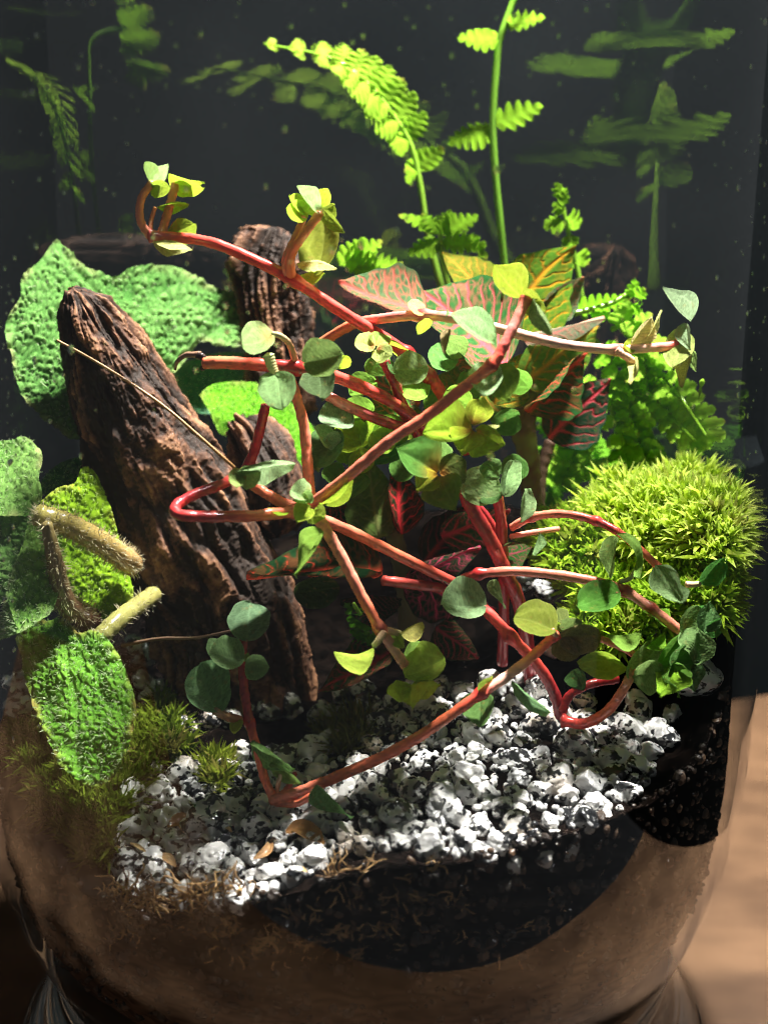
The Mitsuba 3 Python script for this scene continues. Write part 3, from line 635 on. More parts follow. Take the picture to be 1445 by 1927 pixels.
leaf(E, (820, 885), (815, 820), 60, -.054, .008, .004, (0.12, 0.20, 0.05), tilt=.15, shape='star')
leaf(E, (826, 890), (872, 862), 66, -.060, .002, .008, (0.09, 0.13, 0.04), mid=(0.55, 0.18, 0.04), tilt=.15, shape='star')
leaf(E, (822, 894), (786, 930), 56, -.060, -.004, .008, (0.28, 0.30, 0.03), mid=(0.5, 0.25, 0.04), tilt=.15, shape='star')
leaf(E, (828, 898), (860, 962), 84, -.061, -.008, .004, (0.13, 0.19, 0.03), mid=(0.35, 0.2, 0.04), tilt=.15, shape='star')
leaf(E, (872, 925), (930, 900), 76, -.055, .002, .006, GS)
leaf(E, (918, 870), (940, 900), 44, -.057, -.003, .006, (0.13, 0.26, 0.10))
leaf(E, (948, 930), (962, 868), 40, -.056, .004, .006, (0.16, 0.29, 0.15), bend=-.05)
leaf(E, (940, 915), (905, 948), 52, -.050, -.002, .004, GD)
leaf(E, (975, 985), (985, 920), 24, -.058, .002, .008, (0.18, 0.30, 0.17), shape='oval')
leaf(E, (1012, 1000), (1004, 1045), 16, -.054, -.003, .008, (0.14, 0.25, 0.13), shape='point')
leaf(E, (908, 1142), (828, 1138), 78, -.060, -.002, .005, (0.20, 0.33, 0.21))
leaf(E, (930, 1090), (952, 1145), 24, -.05, -.003, .008, (0.13, 0.20, 0.10), shape='point')
leaf(E, (690, 830), (626, 815), 70, -.034, .004, .008, (0.30, 0.38, 0.02))
leaf(E, (700, 850), (705, 790), 54, -.036, .006, .004, (0.26, 0.36, 0.03))
leaf(E, (650, 870), (640, 825), 60, -.032, .004, .004, (0.24, 0.34, 0.03))
leaf(E, (760, 850), (690, 870), 60, -.032, .002, .006, MG)
leaf(E, (705, 720), (660, 745), 46, -.030, .004, .006, (0.20, 0.34, 0.05))
leaf(E, (560, 1115), (640, 1105), 60, -.036, -.002, .006, (0.03, 0.06, 0.02))

for b_, t_, w_, Y_, c_ in [((735, 845), (700, 815), 62, -.040, (0.30, 0.42, 0.05)), ((800, 745), (760, 720), 54, -.036, (0.24, 0.40, 0.06)), ((845, 735), (885, 765), 58, -.038, (0.26, 0.42, 0.05)), ((690, 695), (730, 672), 44, -.034, (0.24, 0.4, 0.08)), ((960, 700), (1000, 725), 48, -.018, (0.18, 0.36, 0.05)), ((670, 850), (700, 880), 52, -.038, (0.28, 0.42, 0.04)), ((770, 720), (820, 700), 60, -.028, (0.10, 0.24, 0.06)), ((860, 760), (800, 775), 64, -.026, (0.16, 0.30, 0.04)), ((880, 700), (905, 745), 56, -.022, (0.12, 0.26, 0.06)),
                           ((720, 790), (765, 830), 66, -.030, (0.20, 0.34, 0.03)), ((850, 690), (810, 655), 56, -.030, (0.14, 0.28, 0.08)), ((930, 800), (975, 780), 54, -.016, (0.10, 0.22, 0.04)), ((700, 765), (660, 790), 48, -.028, (0.22, 0.36, 0.05)),
                           ((780, 870), (745, 905), 56, -.032, (0.10, 0.20, 0.04)), ((640, 905), (610, 880), 44, -.034, (0.14, 0.26, 0.05)), ((960, 860), (985, 900), 50, -.022, (0.08, 0.18, 0.04)), ((840, 640), (880, 655), 44, -.030, (0.18, 0.33, 0.10)), ((690, 900), (650, 935), 50, -.036, (0.10, 0.2, 0.04))]:
    leaf(E, b_, t_, w_, Y_, .003, .010, c_)

# F: two arching stems over the moss on the right
Fp = plant('creeping_plant', 'creeping plant with two brown red stems arching right over the moss cushion')
stem(Fp, [(962, 993, -.035), (1000, 973, -.038), (1060, 967, -.042), (1120, 980, -.045), (1165, 1003, -.048), (1205, 1036, -.050), (1240, 1068, -.052)], [BRN, BRN, (0.34, 0.09, 0.05), DRK, ORG, ORG], .0012, .0011, nodes=(1, 3), seed=17)
stem(Fp, [(870, 1090, -.045), (900, 1080, -.046), (970, 1075, -.047), (1050, 1082, -.049), (1125, 1096, -.051), (1175, 1112, -.053), (1225, 1146, -.056), (1280, 1188, -.058)], [RED, DRK, BRN, (0.36, 0.15, 0.08), BRN, (0.50, 0.24, 0.13), (0.50, 0.24, 0.13), BRN], .0014, .0014, nodes=(1, 5, 6), seed=18)
stalk(Fp + '__petiole', [(960, 1010, -.035), (1000, 1002, -.035), (1050, 995, -.03)], .0007, .0007, ROSE, ROSE)
leaf(Fp, (1160, 1010), (1152, 1090), 34, -.050, -.004, .010, (0.13, 0.22, 0.08), shape='oval')
leaf(Fp, (1160, 1005), (1190, 1085), 12, -.049, -.004, .012, (0.18, 0.28, 0.06), shape='point', bend=-.2)
stalk(Fp + '__petiole', [(1165, 1095, -.052), (1185, 1088, -.052), (1196, 1070, -.051)], .0006, .0005, PL, PL)
leaf(Fp, (1236, 1065), (1285, 1135), 58, -.056, -.006, .006, (0.15, 0.25, 0.14), shape='oval')
leaf(Fp, (1315, 1098), (1362, 1050), 44, -.052, .004, .010, MG, shape='oval')
stalk(Fp + '__petiole', [(1290, 1100, -.053), (1304, 1100, -.053), (1316, 1098, -.052)], .0008, .0006, PALE, PL)
leaf(Fp, (1160, 1118), (1085, 1142), 62, -.056, -.004, .005, (0.08, 0.19, 0.03), petiole=(1158, 1100, -.053))
leaf(Fp, (1295, 1150), (1345, 1142), 30, -.05, .002, .01, MG, shape='oval')
leaf(Fp, (1285, 1190), (1312, 1140), 44, -.060, .0, .006, (0.12, 0.23, 0.09))
leaf(Fp, (1322, 1190), (1332, 1132), 48, -.058, .0, .008, (0.08, 0.18, 0.08), shape='oval')
leaf(Fp, (1255, 1180), (1210, 1150), 26, -.058, -.002, .01, (0.22, 0.40, 0.04), shape='oval')
leaf(Fp, (1250, 1190), (1215, 1220), 20, -.056, -.004, .01, (0.22, 0.40, 0.04), shape='oval')
leaf(Fp, (1322, 1190), (1365, 1165), 30, -.054, .0, .01, MG, shape='oval')

# H: curled stem at the right front with a leaf cluster
Hh = plant('creeping_plant', 'creeping plant with a curled red stem rising from the right end of the gravel')
stem(Hh, [(1058, 1356, -.056), (1098, 1362, -.058), (1140, 1340, -.060), (1168, 1305, -.061), (1186, 1272, -.062)], [RED, RED, ORG, BRN, (0.45, 0.27, 0.08)], .0015, .0013, nodes=(0,), seed=19)
stem(Hh, [(1058, 1340, -.054), (1072, 1308, -.053), (1110, 1288, -.052), (1162, 1278, -.05)], [(0.32, 0.02, 0.02)] * 3, .0013, .0012, seed=20)
stem(Hh, [(1185, 1272, -.062), (1200, 1240, -.058), (1150, 1210, -.054), (1090, 1190, -.052)], [BRN, BRN, (0.22, 0.10, 0.04)], .0010, .0010, seed=21)
leaf(Hh, (1182, 1255), (1084, 1245), 52, -.062, -.004, -.012, (0.26, 0.34, 0.03), shape='oval', bend=.1, petiole=(1186, 1275, -.062))
leaf(Hh, (1186, 1275), (1240, 1210), 66, -.062, .0, .008, (0.17, 0.28, 0.12))
leaf(Hh, (1195, 1272), (1250, 1265), 62, -.063, -.002, .008, (0.15, 0.25, 0.10))
leaf(Hh, (1232, 1255), (1290, 1190), 54, -.064, .002, .006, (0.16, 0.32, 0.05), shape='oval')
leaf(Hh, (1262, 1250), (1300, 1215), 52, -.064, .0, .008, (0.11, 0.22, 0.06))
leaf(Hh, (1310, 1185), (1304, 1250), 50, -.060, -.004, .006, (0.11, 0.20, 0.09), shape='oval')
leaf(Hh, (1290, 1240), (1300, 1300), 46, -.058, -.004, .006, (0.05, 0.11, 0.05), shape='oval')
leaf(Hh, (1275, 1255), (1238, 1312), 48, -.064, -.004, .010, (0.22, 0.36, 0.03), shape='point')
leaf(Hh, (1268, 1250), (1272, 1312), 34, -.064, -.006, .008, (0.13, 0.24, 0.04), shape='point')
leaf(Hh, (1205, 1185), (1140, 1192), 22, -.056, -.002, .014, (0.18, 0.28, 0.05), shape='oval', bend=-.15)
leaf(Hh, (1080, 1260), (1100, 1300), 40, -.05, -.002, .006, (0.05, 0.11, 0.03), shape='oval')

# G: the plant in front, a V of stems resting on the gravel
Gp = plant('creeping_plant', 'creeping plant whose orange stems form a wide V resting on the front gravel')
stem(Gp, [(512, 1506, -.068), (575, 1486, -.072), (650, 1455, -.074), (720, 1424, -.075), (790, 1385, -.075), (850, 1344, -.074), (905, 1305, -.073), (950, 1275, -.071), (1000, 1236, -.068), (1046, 1192, -.065)], [BRN, BRN, ORG, ORG, ORG, (0.52, 0.14, 0.05), RED, PALE, ORG, RED], .0015, .0013, nodes=(6, 9), seed=22)
stem(Gp, [(516, 1506, -.068), (498, 1465, -.066), (484, 1410, -.064), (470, 1360, -.062), (460, 1300, -.060), (457, 1250, -.058), (457, 1205, -.056)], [BRN, ORG, ORG, DRK, DRK, DRK, DRK], .0012, .0013, nodes=(3,), seed=23)
stem(Gp, [(520, 1510, -.068), (555, 1512, -.072), (590, 1495, -.074), (605, 1480, -.074)], [BRN, ORG, BRN], .0012, .0008, seed=24)
stem(Gp, [(525, 1500, -.067), (545, 1478, -.066), (556, 1455, -.065)], [BRN, DRK], .0008, .0007, seed=25)
stem(Gp, [(520, 1495, -.067), (524, 1475, -.067), (530, 1455, -.067)], [BRN, PL], .0007, .0006, seed=26)
leaf(Gp, (465, 1203), (470, 1136), 80, -.058, .004, .004, (0.11, 0.20, 0.14), bsdf='wet_leaf_mat')
leaf(Gp, (455, 1242), (394, 1232), 62, -.062, -.002, .005, (0.15, 0.27, 0.15))
leaf(Gp, (420, 1215), (398, 1240), 40, -.056, -.002, .005, (0.13, 0.24, 0.13))
leaf(Gp, (466, 1250), (508, 1256), 50, -.062, -.002, .005, (0.13, 0.24, 0.12))
leaf(Gp, (458, 1245), (466, 1228), 14, -.062, .001, .003, (0.2, 0.3, 0.1), shape='oval')
leaf(Gp, (405, 1338), (376, 1255), 88, -.066, .004, .004, (0.12, 0.25, 0.14), petiole=(452, 1356, -.062), pr_=.0009)
leaf(Gp, (455, 1358), (440, 1382), 22, -.064, -.002, .004, (0.25, 0.26, 0.03))
leaf(Gp, (474, 1394), (556, 1445), 22, -.066, -.002, .012, (0.15, 0.30, 0.12), shape='oval')
leaf(Gp, (510, 1435), (570, 1470), 26, -.068, -.002, .012, (0.19, 0.27, 0.07), shape='oval')
leaf(Gp, (595, 1478), (662, 1540), 34, -.076, -.004, .010, (0.10, 0.22, 0.10), shape='point')
leaf(Gp, (1040, 1185), (965, 1165), 66, -.068, -.002, .006, (0.17, 0.18, 0.03), bend=.05, petiole=(1046, 1194, -.066))
leaf(Gp, (1052, 1180), (1095, 1170), 40, -.062, .002, .014, (0.13, 0.17, 0.05), shape='oval')
leaf(Gp, (1060, 1175), (1048, 1145), 28, -.06, .004, .006, (0.18, 0.2, 0.06), shape='oval')
leaf(Gp, (1055, 1200), (1130, 1195), 56, -.062, .0, .006, (0.10, 0.09, 0.045))
leaf(Gp, (1050, 1205), (1090, 1235), 50, -.058, -.002, .006, (0.09, 0.08, 0.03))
leaf(Gp, (965, 1280), (1035, 1342), 24, -.072, -.006, .012, (0.13, 0.26, 0.15), shape='oval')
leaf(Gp, (900, 1300), (925, 1272), 28, -.074, .0, .008, (0.30, 0.38, 0.05), shape='oval')
leaf(Gp, (905, 1312), (900, 1368), 66, -.066, -.004, .004, (0.10, 0.17, 0.05))

# ------------------------------------------------------------------ nerve plants (veined leaves)
def vein_leaf(holder, base, tip, w, Y, dY, sY, blade, vein, cup=0.12, N=6, bend=0.0, nu=84, nv=61, seed=0, wide=0.5, shine='wet_leaf_mat', net=0.6, slant=0.9, fold=0.0, vw=1.0):
    b, t = np.array(base, float), np.array(tip, float); ax = t - b; L = np.linalg.norm(ax); u = ax / L; s_ = np.array([-u[1], u[0]])
    S, Vv = np.meshgrid(np.linspace(0, 1, nu), np.linspace(-1, 1, nv), indexing='ij')
    hw = np.sin(np.pi * S ** (0.62 + 0.3 * (wide - 0.5))) ** 0.85 * (1 - 0.12 * S)
    hw = hw * (1 + 0.03 * np.sin(S * 30 + seed) + 0.03 * np.sin(S * 13 + Vv * 2 + seed))
    cx = bend * L * np.sin(np.pi * S)
    X = b[0] + u[0] * L * S + s_[0] * (Vv * hw * w / 2 + cx); Yp = b[1] + u[1] * L * S + s_[1] * (Vv * hw * w / 2 + cx)
    D = Y + dY * S + sY * 0.5 * Vv * hw + 0.3 * 0.00013 * (b[1] - Yp)
    Q = PV(X.ravel(), Yp.ravel(), D.ravel()); F = grid_faces(nu, nv); n = vnormals(Q, F)
    n *= -np.sign(n[:, 1].mean() + 1e-12)
    q = np.abs(Vv) * hw * w / (2 * L)
    jit = meshkit.fbm(np.stack([S * 5 + seed, Vv * 3, S * 0], -1), 2, seed) - 0.5
    side = (Vv > 0) * 0.45
    wq = w / (2 * L)
    ph = (S - slant * q * 0.9 - 0.35 * q ** 2 / max(wq, .1)) * N + side + 1.25 * jit
    lat = np.exp(-((np.abs(ph - np.round(ph)) / N) / (vw * (0.0155 - 0.0085 * np.abs(Vv)) / (.75 + 2.0 * (jit + .25) ** 2))) ** 2)
    midm = np.exp(-(Vv * hw * wq / (vw * (0.028 * (1.15 - S) + 0.006))) ** 2)
    x2, y2 = S * 15 + 1.3 * jit, Vv * hw * wq * 15 + 1.0 * jit
    from scipy.spatial import cKDTree
    r = np.random.default_rng(seed + 50); si = np.stack([r.random(260) * 17 - 1, (r.random(260) * 2 - 1) * (wq * 15 + 1)], 1)
    dd, _ = cKDTree(si).query(np.stack([x2.ravel(), y2.ravel()], 1), k=2)
    nett = np.exp(-((dd[:, 1] - dd[:, 0]) / 0.15) ** 2).reshape(S.shape) * net * sstep(0.15, 0.5, np.abs(Vv))
    vm = np.clip(np.maximum(np.maximum(lat, midm), nett * 0.8), 0, 1)
    vm = vm * sstep(1.0, 0.90, np.abs(Vv)) if True else vm
    size = 0.00014 * L
    off = cup * size * (Vv * hw) ** 2 + size * 0.022 * np.sin(6 * S + 3 * Vv + seed) - 0.012 * size * vm  + fold * size * np.abs(Vv)
    Q = Q + n * off.ravel()[:, None]
    r2 = nz(Q, 1300, seed, 3) - 0.5
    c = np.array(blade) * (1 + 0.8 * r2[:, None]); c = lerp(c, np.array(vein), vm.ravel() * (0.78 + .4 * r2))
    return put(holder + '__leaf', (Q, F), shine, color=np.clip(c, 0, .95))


DGB, RV, PKV, OV = (0.020, 0.085, 0.022), (0.78, 0.060, 0.050), (0.86, 0.10, 0.17), (0.68, 0.27, 0.02)
N1 = 'nerve_plant'
tag(N1, 'tall nerve plant with red and orange veined leaves on a thick brown stalk', 'plant')
stem_pts = [(1000, 690, .012), (985, 740, .010), (985, 800, .010), (995, 870, .010), (1000, 930, .010), (1005, 1020, .008)]
p = spline([P(*q) for q in stem_pts], 60); rad = np.interp(np.linspace(0, 1, 60), np.linspace(0, 1, 6), [.002, .0042, .0034, .0030, .0028, .003])
V, F = tube(p, rad, 24); V = V + vnormals(V, F) * ((nz(V, 500, 3) - .5) * 0.0016)[:, None]
put(N1 + '__stalk', (V, F), 'dull_mat', color=lerp((0.12, 0.06, 0.04), (0.16, 0.17, 0.05), sstep(.35, .7, nz(V, 260, 5))))
stalk(N1 + '__stalk', [(1035, 830, .016), (1015, 900, .014), (1008, 1000, .010)], .0016, .0024, (0.10, 0.05, 0.03), (0.09, 0.06, 0.03), 'dull_mat')
vein_leaf(N1, (800, 592), (636, 528), 92, -.012, .006, .020, (0.07, 0.14, 0.06), (0.84, 0.12, 0.12), net=.6, seed=1, N=7, cup=.2)
vein_leaf(N1, (950, 690), (785, 545), 185, -.018, .016, .022, (0.035, 0.14, 0.035), PKV, seed=2, net=.45, N=8, cup=.25, bend=.06)
vein_leaf(N1, (975, 620), (1084, 462), 150, .000, .022, .016, (0.065, 0.16, 0.015), OV, net=.3, seed=3, N=6, bend=-.12, shine='leaf_mat')
vein_leaf(N1, (925, 560), (832, 474), 78, .012, .010, .012, (0.13, 0.17, 0.02), (0.62, 0.26, 0.04), net=.3, seed=4, N=6, shine='leaf_mat')
vein_leaf(N1, (1020, 600), (1098, 520), 66, .014, .010, .014, (0.14, 0.26, 0.12), (0.7, 0.16, 0.12), seed=5, N=6)
vein_leaf(N1, (985, 640), (1138, 598), 40, -.004, .010, .020, (0.20, 0.28, 0.18), (0.7, 0.2, 0.18), seed=6, N=7)
vein_leaf(N1, (985, 720), (1125, 612), 118, .002, .010, .012, (0.11, 0.24, 0.03), (0.60, 0.25, 0.03), seed=7, N=7, shine='leaf_mat', net=.25)
vein_leaf(N1, (990, 775), (1105, 662), 66, -.010, .006, .016, DGB, RV, seed=8, N=7, net=.3, cup=.3)
vein_leaf(N1, (1032, 825), (1150, 712), 120, .008, .004, .008, (0.012, 0.05, 0.025), (0.80, 0.06, 0.12), seed=9, N=6, net=.15)
vein_leaf(N1, (930, 760), (985, 665), 90, -.006, .006, .010, (0.09, 0.2, 0.03), OV, seed=10, N=7, shine='leaf_mat')
vein_leaf(N1, (935, 690), (835, 660), 88, -.008, .008, .016, (0.06, 0.16, 0.05), (0.5, 0.16, 0.08), seed=11, N=6)
vein_leaf(N1, (905, 740), (800, 720), 80, -.010, .004, .014, (0.10, 0.22, 0.04), (0.45, 0.22, 0.05), seed=12, N=6, shine='leaf_mat')
vein_leaf(N1, (790, 760), (682, 700), 80, -.010, .004, .014, (0.05, 0.16, 0.06), (0.6, 0.12, 0.08), seed=13, N=6)
vein_leaf(N1, (800, 800), (640, 790), 90, -.012, .002, .014, (0.16, 0.28, 0.03), (0.5, 0.28, 0.04), seed=14, N=6, shine='leaf_mat', net=.3)
vein_leaf(N1, (960, 790), (880, 720), 80, .006, .002, .014, (0.08, 0.2, 0.03), (0.4, 0.2, 0.03), seed=15, N=6, shine='leaf_mat', net=.3)
N2 = 'nerve_plant_001'
tag(N2, 'low nerve plant with dark red veined leaves in the shade below the olive rosettes', 'plant')
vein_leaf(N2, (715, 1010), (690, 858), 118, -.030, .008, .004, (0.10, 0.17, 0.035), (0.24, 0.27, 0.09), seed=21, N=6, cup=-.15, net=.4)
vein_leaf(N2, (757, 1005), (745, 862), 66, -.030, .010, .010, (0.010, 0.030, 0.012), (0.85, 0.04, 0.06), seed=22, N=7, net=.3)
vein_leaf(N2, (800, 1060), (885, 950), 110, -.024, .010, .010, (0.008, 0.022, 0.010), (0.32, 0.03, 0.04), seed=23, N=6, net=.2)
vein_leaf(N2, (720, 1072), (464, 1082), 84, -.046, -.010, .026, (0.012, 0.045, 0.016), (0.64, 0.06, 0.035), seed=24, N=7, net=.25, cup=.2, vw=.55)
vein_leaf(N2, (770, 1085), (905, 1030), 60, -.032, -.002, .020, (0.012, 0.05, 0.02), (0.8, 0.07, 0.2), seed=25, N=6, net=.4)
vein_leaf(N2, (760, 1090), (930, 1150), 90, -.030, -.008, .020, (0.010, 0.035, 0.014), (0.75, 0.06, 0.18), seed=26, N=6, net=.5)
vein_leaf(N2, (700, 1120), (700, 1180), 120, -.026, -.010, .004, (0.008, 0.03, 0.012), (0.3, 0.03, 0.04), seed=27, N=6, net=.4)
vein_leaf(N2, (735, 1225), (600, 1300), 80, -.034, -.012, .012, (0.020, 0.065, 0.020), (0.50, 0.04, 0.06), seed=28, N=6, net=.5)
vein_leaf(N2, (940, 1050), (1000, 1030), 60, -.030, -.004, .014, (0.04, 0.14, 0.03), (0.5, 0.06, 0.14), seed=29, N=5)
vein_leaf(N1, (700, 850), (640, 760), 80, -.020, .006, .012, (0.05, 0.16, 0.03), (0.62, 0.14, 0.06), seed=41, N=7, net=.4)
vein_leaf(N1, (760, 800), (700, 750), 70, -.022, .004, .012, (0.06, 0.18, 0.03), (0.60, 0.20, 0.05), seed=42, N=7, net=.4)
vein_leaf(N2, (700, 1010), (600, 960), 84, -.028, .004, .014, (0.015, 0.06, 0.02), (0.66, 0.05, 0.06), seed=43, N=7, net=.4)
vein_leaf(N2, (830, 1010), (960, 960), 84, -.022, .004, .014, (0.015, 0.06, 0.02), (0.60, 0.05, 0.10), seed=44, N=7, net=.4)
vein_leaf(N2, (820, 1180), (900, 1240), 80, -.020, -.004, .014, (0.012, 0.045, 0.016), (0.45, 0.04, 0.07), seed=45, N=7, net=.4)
stalk(N2 + '__stalk', [(740, 1000, -.026), (755, 1060, -.022), (765, 1130, -.016), (770, 1240, -.012)], .0022, .0028, (0.10, 0.12, 0.04), (0.08, 0.06, 0.03), 'dull_mat')

# ------------------------------------------------------------------ ferns
def pinna(holder, base, tip, w, Y, dY=0.0, sY=0.006, col=(0.24, 0.50, 0.03), lobes=4, seed=0, depth=0.74, bend=0.0, nv=9):
    lobes = max(3, round(lobes * 1.6)) if lobes > 2 else 3
    b, t = np.array(base, float), np.array(tip, float); ax = t - b; L = np.linalg.norm(ax); u = ax / L; s_ = np.array([-u[1], u[0]])
    nu = 11 * lobes
    S, Vv = np.meshgrid(np.linspace(0, 1, nu), np.linspace(-1, 1, nv), indexing='ij')
    env = np.clip(np.sin(np.pi * np.clip(S, 0, 1) ** 0.7), 0, 1) ** 0.6 * (1 - 0.35 * S) + 0.02
    lob = np.abs(np.sin(np.pi * (lobes * S + 0.22 * (Vv > 0)))) ** 0.55
    hw = env * (1 - depth + depth * lob)
    fw = 0.22 * np.abs(Vv) ** 1.2 * hw * w / (2 * L)
    cb = bend * L * np.sin(np.pi * S)
    X = b[0] + u[0] * L * (S + fw * 1.4) + s_[0] * (Vv * hw * w / 2 + cb); Yp = b[1] + u[1] * L * (S + fw * 1.4) + s_[1] * (Vv * hw * w / 2 + cb)
    D = Y + dY * S + sY * 0.5 * Vv * hw + 0.0004 * np.sin(S * lobes * 6.28 + seed) * Vv
    Q = PV(X.ravel(), Yp.ravel(), D.ravel()); F = grid_faces(nu, nv); n = vnormals(Q, F)
    Q = Q + n * (0.00018 * w * 0.12 * (Vv * hw) ** 2 + 0.0003 * np.sin(5 * S + seed)).ravel()[:, None]
    k = nz(Q, 700, seed, 2) - .5
    c = np.array(col) * (1 + 0.7 * k[:, None]); c = lerp(c, np.array(col) * 1.35 + .01, np.exp(-(Vv / .15) ** 2).ravel() * .5); c = lerp(c, (0.36, 0.22, 0.06), sstep(.80, 1.0, S).ravel() * (.6 if (seed * 7 + int(b[0])) % 5 == 0 else .0))
    return put(holder + '__pinna', (Q, F), 'fern_mat', color=np.clip(c, 0, .9))


def fern(label): 
    n, key = 0, 'fern'
    while key in labels: n += 1; key = f'fern_{n:03d}'
    return tag(key, label, 'fern')


FL, FS, FD = (0.21, 0.42, 0.025), (0.15, 0.28, 0.03), (0.09, 0.28, 0.015)
f1 = fern('pale green fern frond arching to the upper left at the back of the jar')
stalk(f1 + '__stalk', [(830, 540, .071), (805, 440, .072), (790, 345, .073), (772, 270, .074), (735, 210, .075), (690, 155, .076), (620, 108, .077), (497, 82, .078)], .0012, .0004, FS, FL)
r = np.random.default_rng(3)
fr = spline([(790, 335), (772, 270), (735, 210), (690, 155), (620, 108), (497, 82)], 40)
for k, (s, L1, L2, ww) in enumerate([(2, 62, 26, 40), (9, 58, 40, 42), (13, 62, 46, 46), (17, 58, 46, 50), (20, 56, 42, 52), (23, 52, 38, 50), (26, 44, 34, 46), (29, 36, 24, 40), (32, 26, 18, 34), (35, 20, 12, 26), (38, 14, 8, 18)]):
    q = fr[s]; tn = fr[min(s + 1, 39)] - fr[s - 1]; tn /= np.linalg.norm(tn); nn = np.array([-tn[1], tn[0]])
    for sg, LL in ((1, L1), (-1, L2)):
        e = q + (nn * sg * 0.85 + tn * 0.35 + np.array([0.0, -0.12 if sg > 0 else 0.1])) * LL * 0.9
        pinna(f1, q - nn * sg * 2, q + (e - q) * 1.15, ww * 1.35, .075 + .001 * sg, .004 * sg, .010, lerp(np.array(FL), (0.42, 0.60, 0.08), k / 14), lobes=3, seed=k * 2 + sg, depth=.60)
f2 = fern('fern with a tall straight stalk and two pairs of lobed leaflets at the top')
stalk(f2 + '__stalk', [(955, 560, .064), (945, 460, .064), (933, 340, .065), (927, 230, .066), (936, 100, .067), (948, 50, .067), (972, -15, .068), (1010, -110, .066), (1060, -200, .046), (1110, -270, .036)], .0012, .0010, (0.14, 0.32, 0.03), (0.20, 0.44, 0.04))
for b_, t_, w_, l_ in [((940, 68), (860, 72), 52, 3), ((950, 45), (1026, 32), 44, 3), ((928, 240), (842, 268), 62, 4), ((930, 232), (1022, 200), 62, 3)]:
    pinna(f2, b_, t_, w_, .067, .006, .010, FL, lobes=l_, seed=l_ + int(b_[0]))
for b_, t_, w_, l_ in [((990, -60), (1090, -45), 56, 4), ((985, -55), (890, -70), 56, 4), ((1020, -130), (1120, -150), 56, 4), ((1015, -120), (930, -175), 56, 4), ((1060, -200), (1160, -225), 52, 4), ((1055, -190), (980, -260), 50, 4), ((1110, -270), (1190, -330), 44, 3)]:
    pinna(f2, b_, t_, w_, .048, -.010, .012, FL, lobes=l_, seed=int(t_[0]))
f3 = fern('leafy fern cluster at the back between the long stem and the veined leaves')
stalk(f3 + '__stalk', [(850, 560, .046), (835, 500, .048), (828, 440, .05)], .001, .0007, FS, FL)
for b_, t_, w_, l_ in [((828, 450), (768, 478), 48, 3), ((828, 440), (900, 405), 50, 4), ((832, 455), (915, 462), 56, 4), ((825, 440), (795, 400), 44, 3), ((830, 440), (848, 395), 46, 3), ((820, 430), (750, 402), 30, 3), ((880, 440), (915, 490), 36, 2)]:
    pinna(f3, b_, t_, w_, .05, -.004, .010, FL, lobes=l_, seed=int(t_[0]))
for b_, t_, w_, l_ in [((650, 498), (760, 500), 62, 5), ((650, 490), (720, 455), 52, 4), ((640, 500), (688, 448), 50, 3), ((665, 510), (740, 515), 40, 4)]:
    pinna(f3, b_, t_, w_, .045, -.004, .010, FL, lobes=l_, seed=int(t_[1]))
f4 = fern('small fern tip standing right of the orange veined leaf')
stalk(f4 + '__stalk', [(1100, 600, .045), (1085, 500, .047), (1065, 420, .05), (1055, 350, .052)], .0009, .0005, FS, FL)
for b_, t_, w_, l_ in [((1055, 375), (1050, 342), 34, 2), ((1058, 385), (1066, 352), 30, 2), ((1062, 415), (1022, 425), 44, 2), ((1064, 412), (1094, 420), 48, 2), ((1062, 400), (1040, 380), 30, 2), ((1068, 440), (1070, 470), 40, 2), ((1084, 480), (1108, 495), 40, 2), ((1080, 478), (1062, 500), 36, 2)]:
    pinna(f4, b_, t_, w_, .05, -.003, .008, FL, lobes=l_, seed=int(t_[0] + t_[1]))
f5 = fern('bright green fern hanging down behind the moss cushion on the right')
stalk(f5 + '__stalk', [(1080, 590, .03), (1150, 570, .032), (1190, 545, .034)], .0009, .0006, FS, FL)
for b_, t_, w_, l_ in [((1075, 585), (1190, 560), 46, 5), ((1190, 560), (1196, 525), 34, 2), ((1195, 560), (1215, 545), 34, 2), ((1185, 575), (1205, 590), 34, 2), ((1110, 590), (1160, 600), 30, 2)]:
    pinna(f5, b_, t_, w_, .032, .002, .008, (0.20, 0.48, 0.02), lobes=l_, seed=int(t_[0]))
for ln in ([(1120, 640), (1160, 700), (1150, 770), (1175, 850), (1130, 900)], [(1200, 640), (1215, 700), (1225, 740), (1260, 780), (1310, 830)], [(1150, 620), (1190, 610), (1240, 700), (1290, 760), (1330, 820)], [(1090, 700), (1100, 770), (1080, 850), (1060, 900)], [(1180, 690), (1185, 760), (1200, 830), (1220, 870)]):
    q = spline(ln, 12); yy = .034 if ln[0][0] > 1110 else .045
    stalk(f5 + '__stalk', [(a_, b_, yy) for a_, b_ in ln], .0008, .0005, FS, FL)
    for k in range(1, 12):
        tn = q[k] - q[k - 1]; tn /= np.linalg.norm(tn); nn = np.array([-tn[1], tn[0]])
        for sg in (1, -1):
            LL = 34 + 14 * r.random()
            pinna(f5, q[k], q[k] + (nn * sg * 0.9 + tn * 0.45) * LL, 30 + 10 * r.random(), yy - .004 * r.random(), -.006 * r.random(), .010, lerp((0.17, 0.42, 0.02), (0.34, 0.58, 0.06), r.random()), lobes=2, seed=k, depth=.4, nv=7)
f6 = fern('small bright sprig in the dark gap behind the orange stem')
stalk(f6 + '__stalk', [(690, 1240, -.030), (688, 1180, -.032), (665, 1135, -.034)], .0008, .0005, FD, FL)
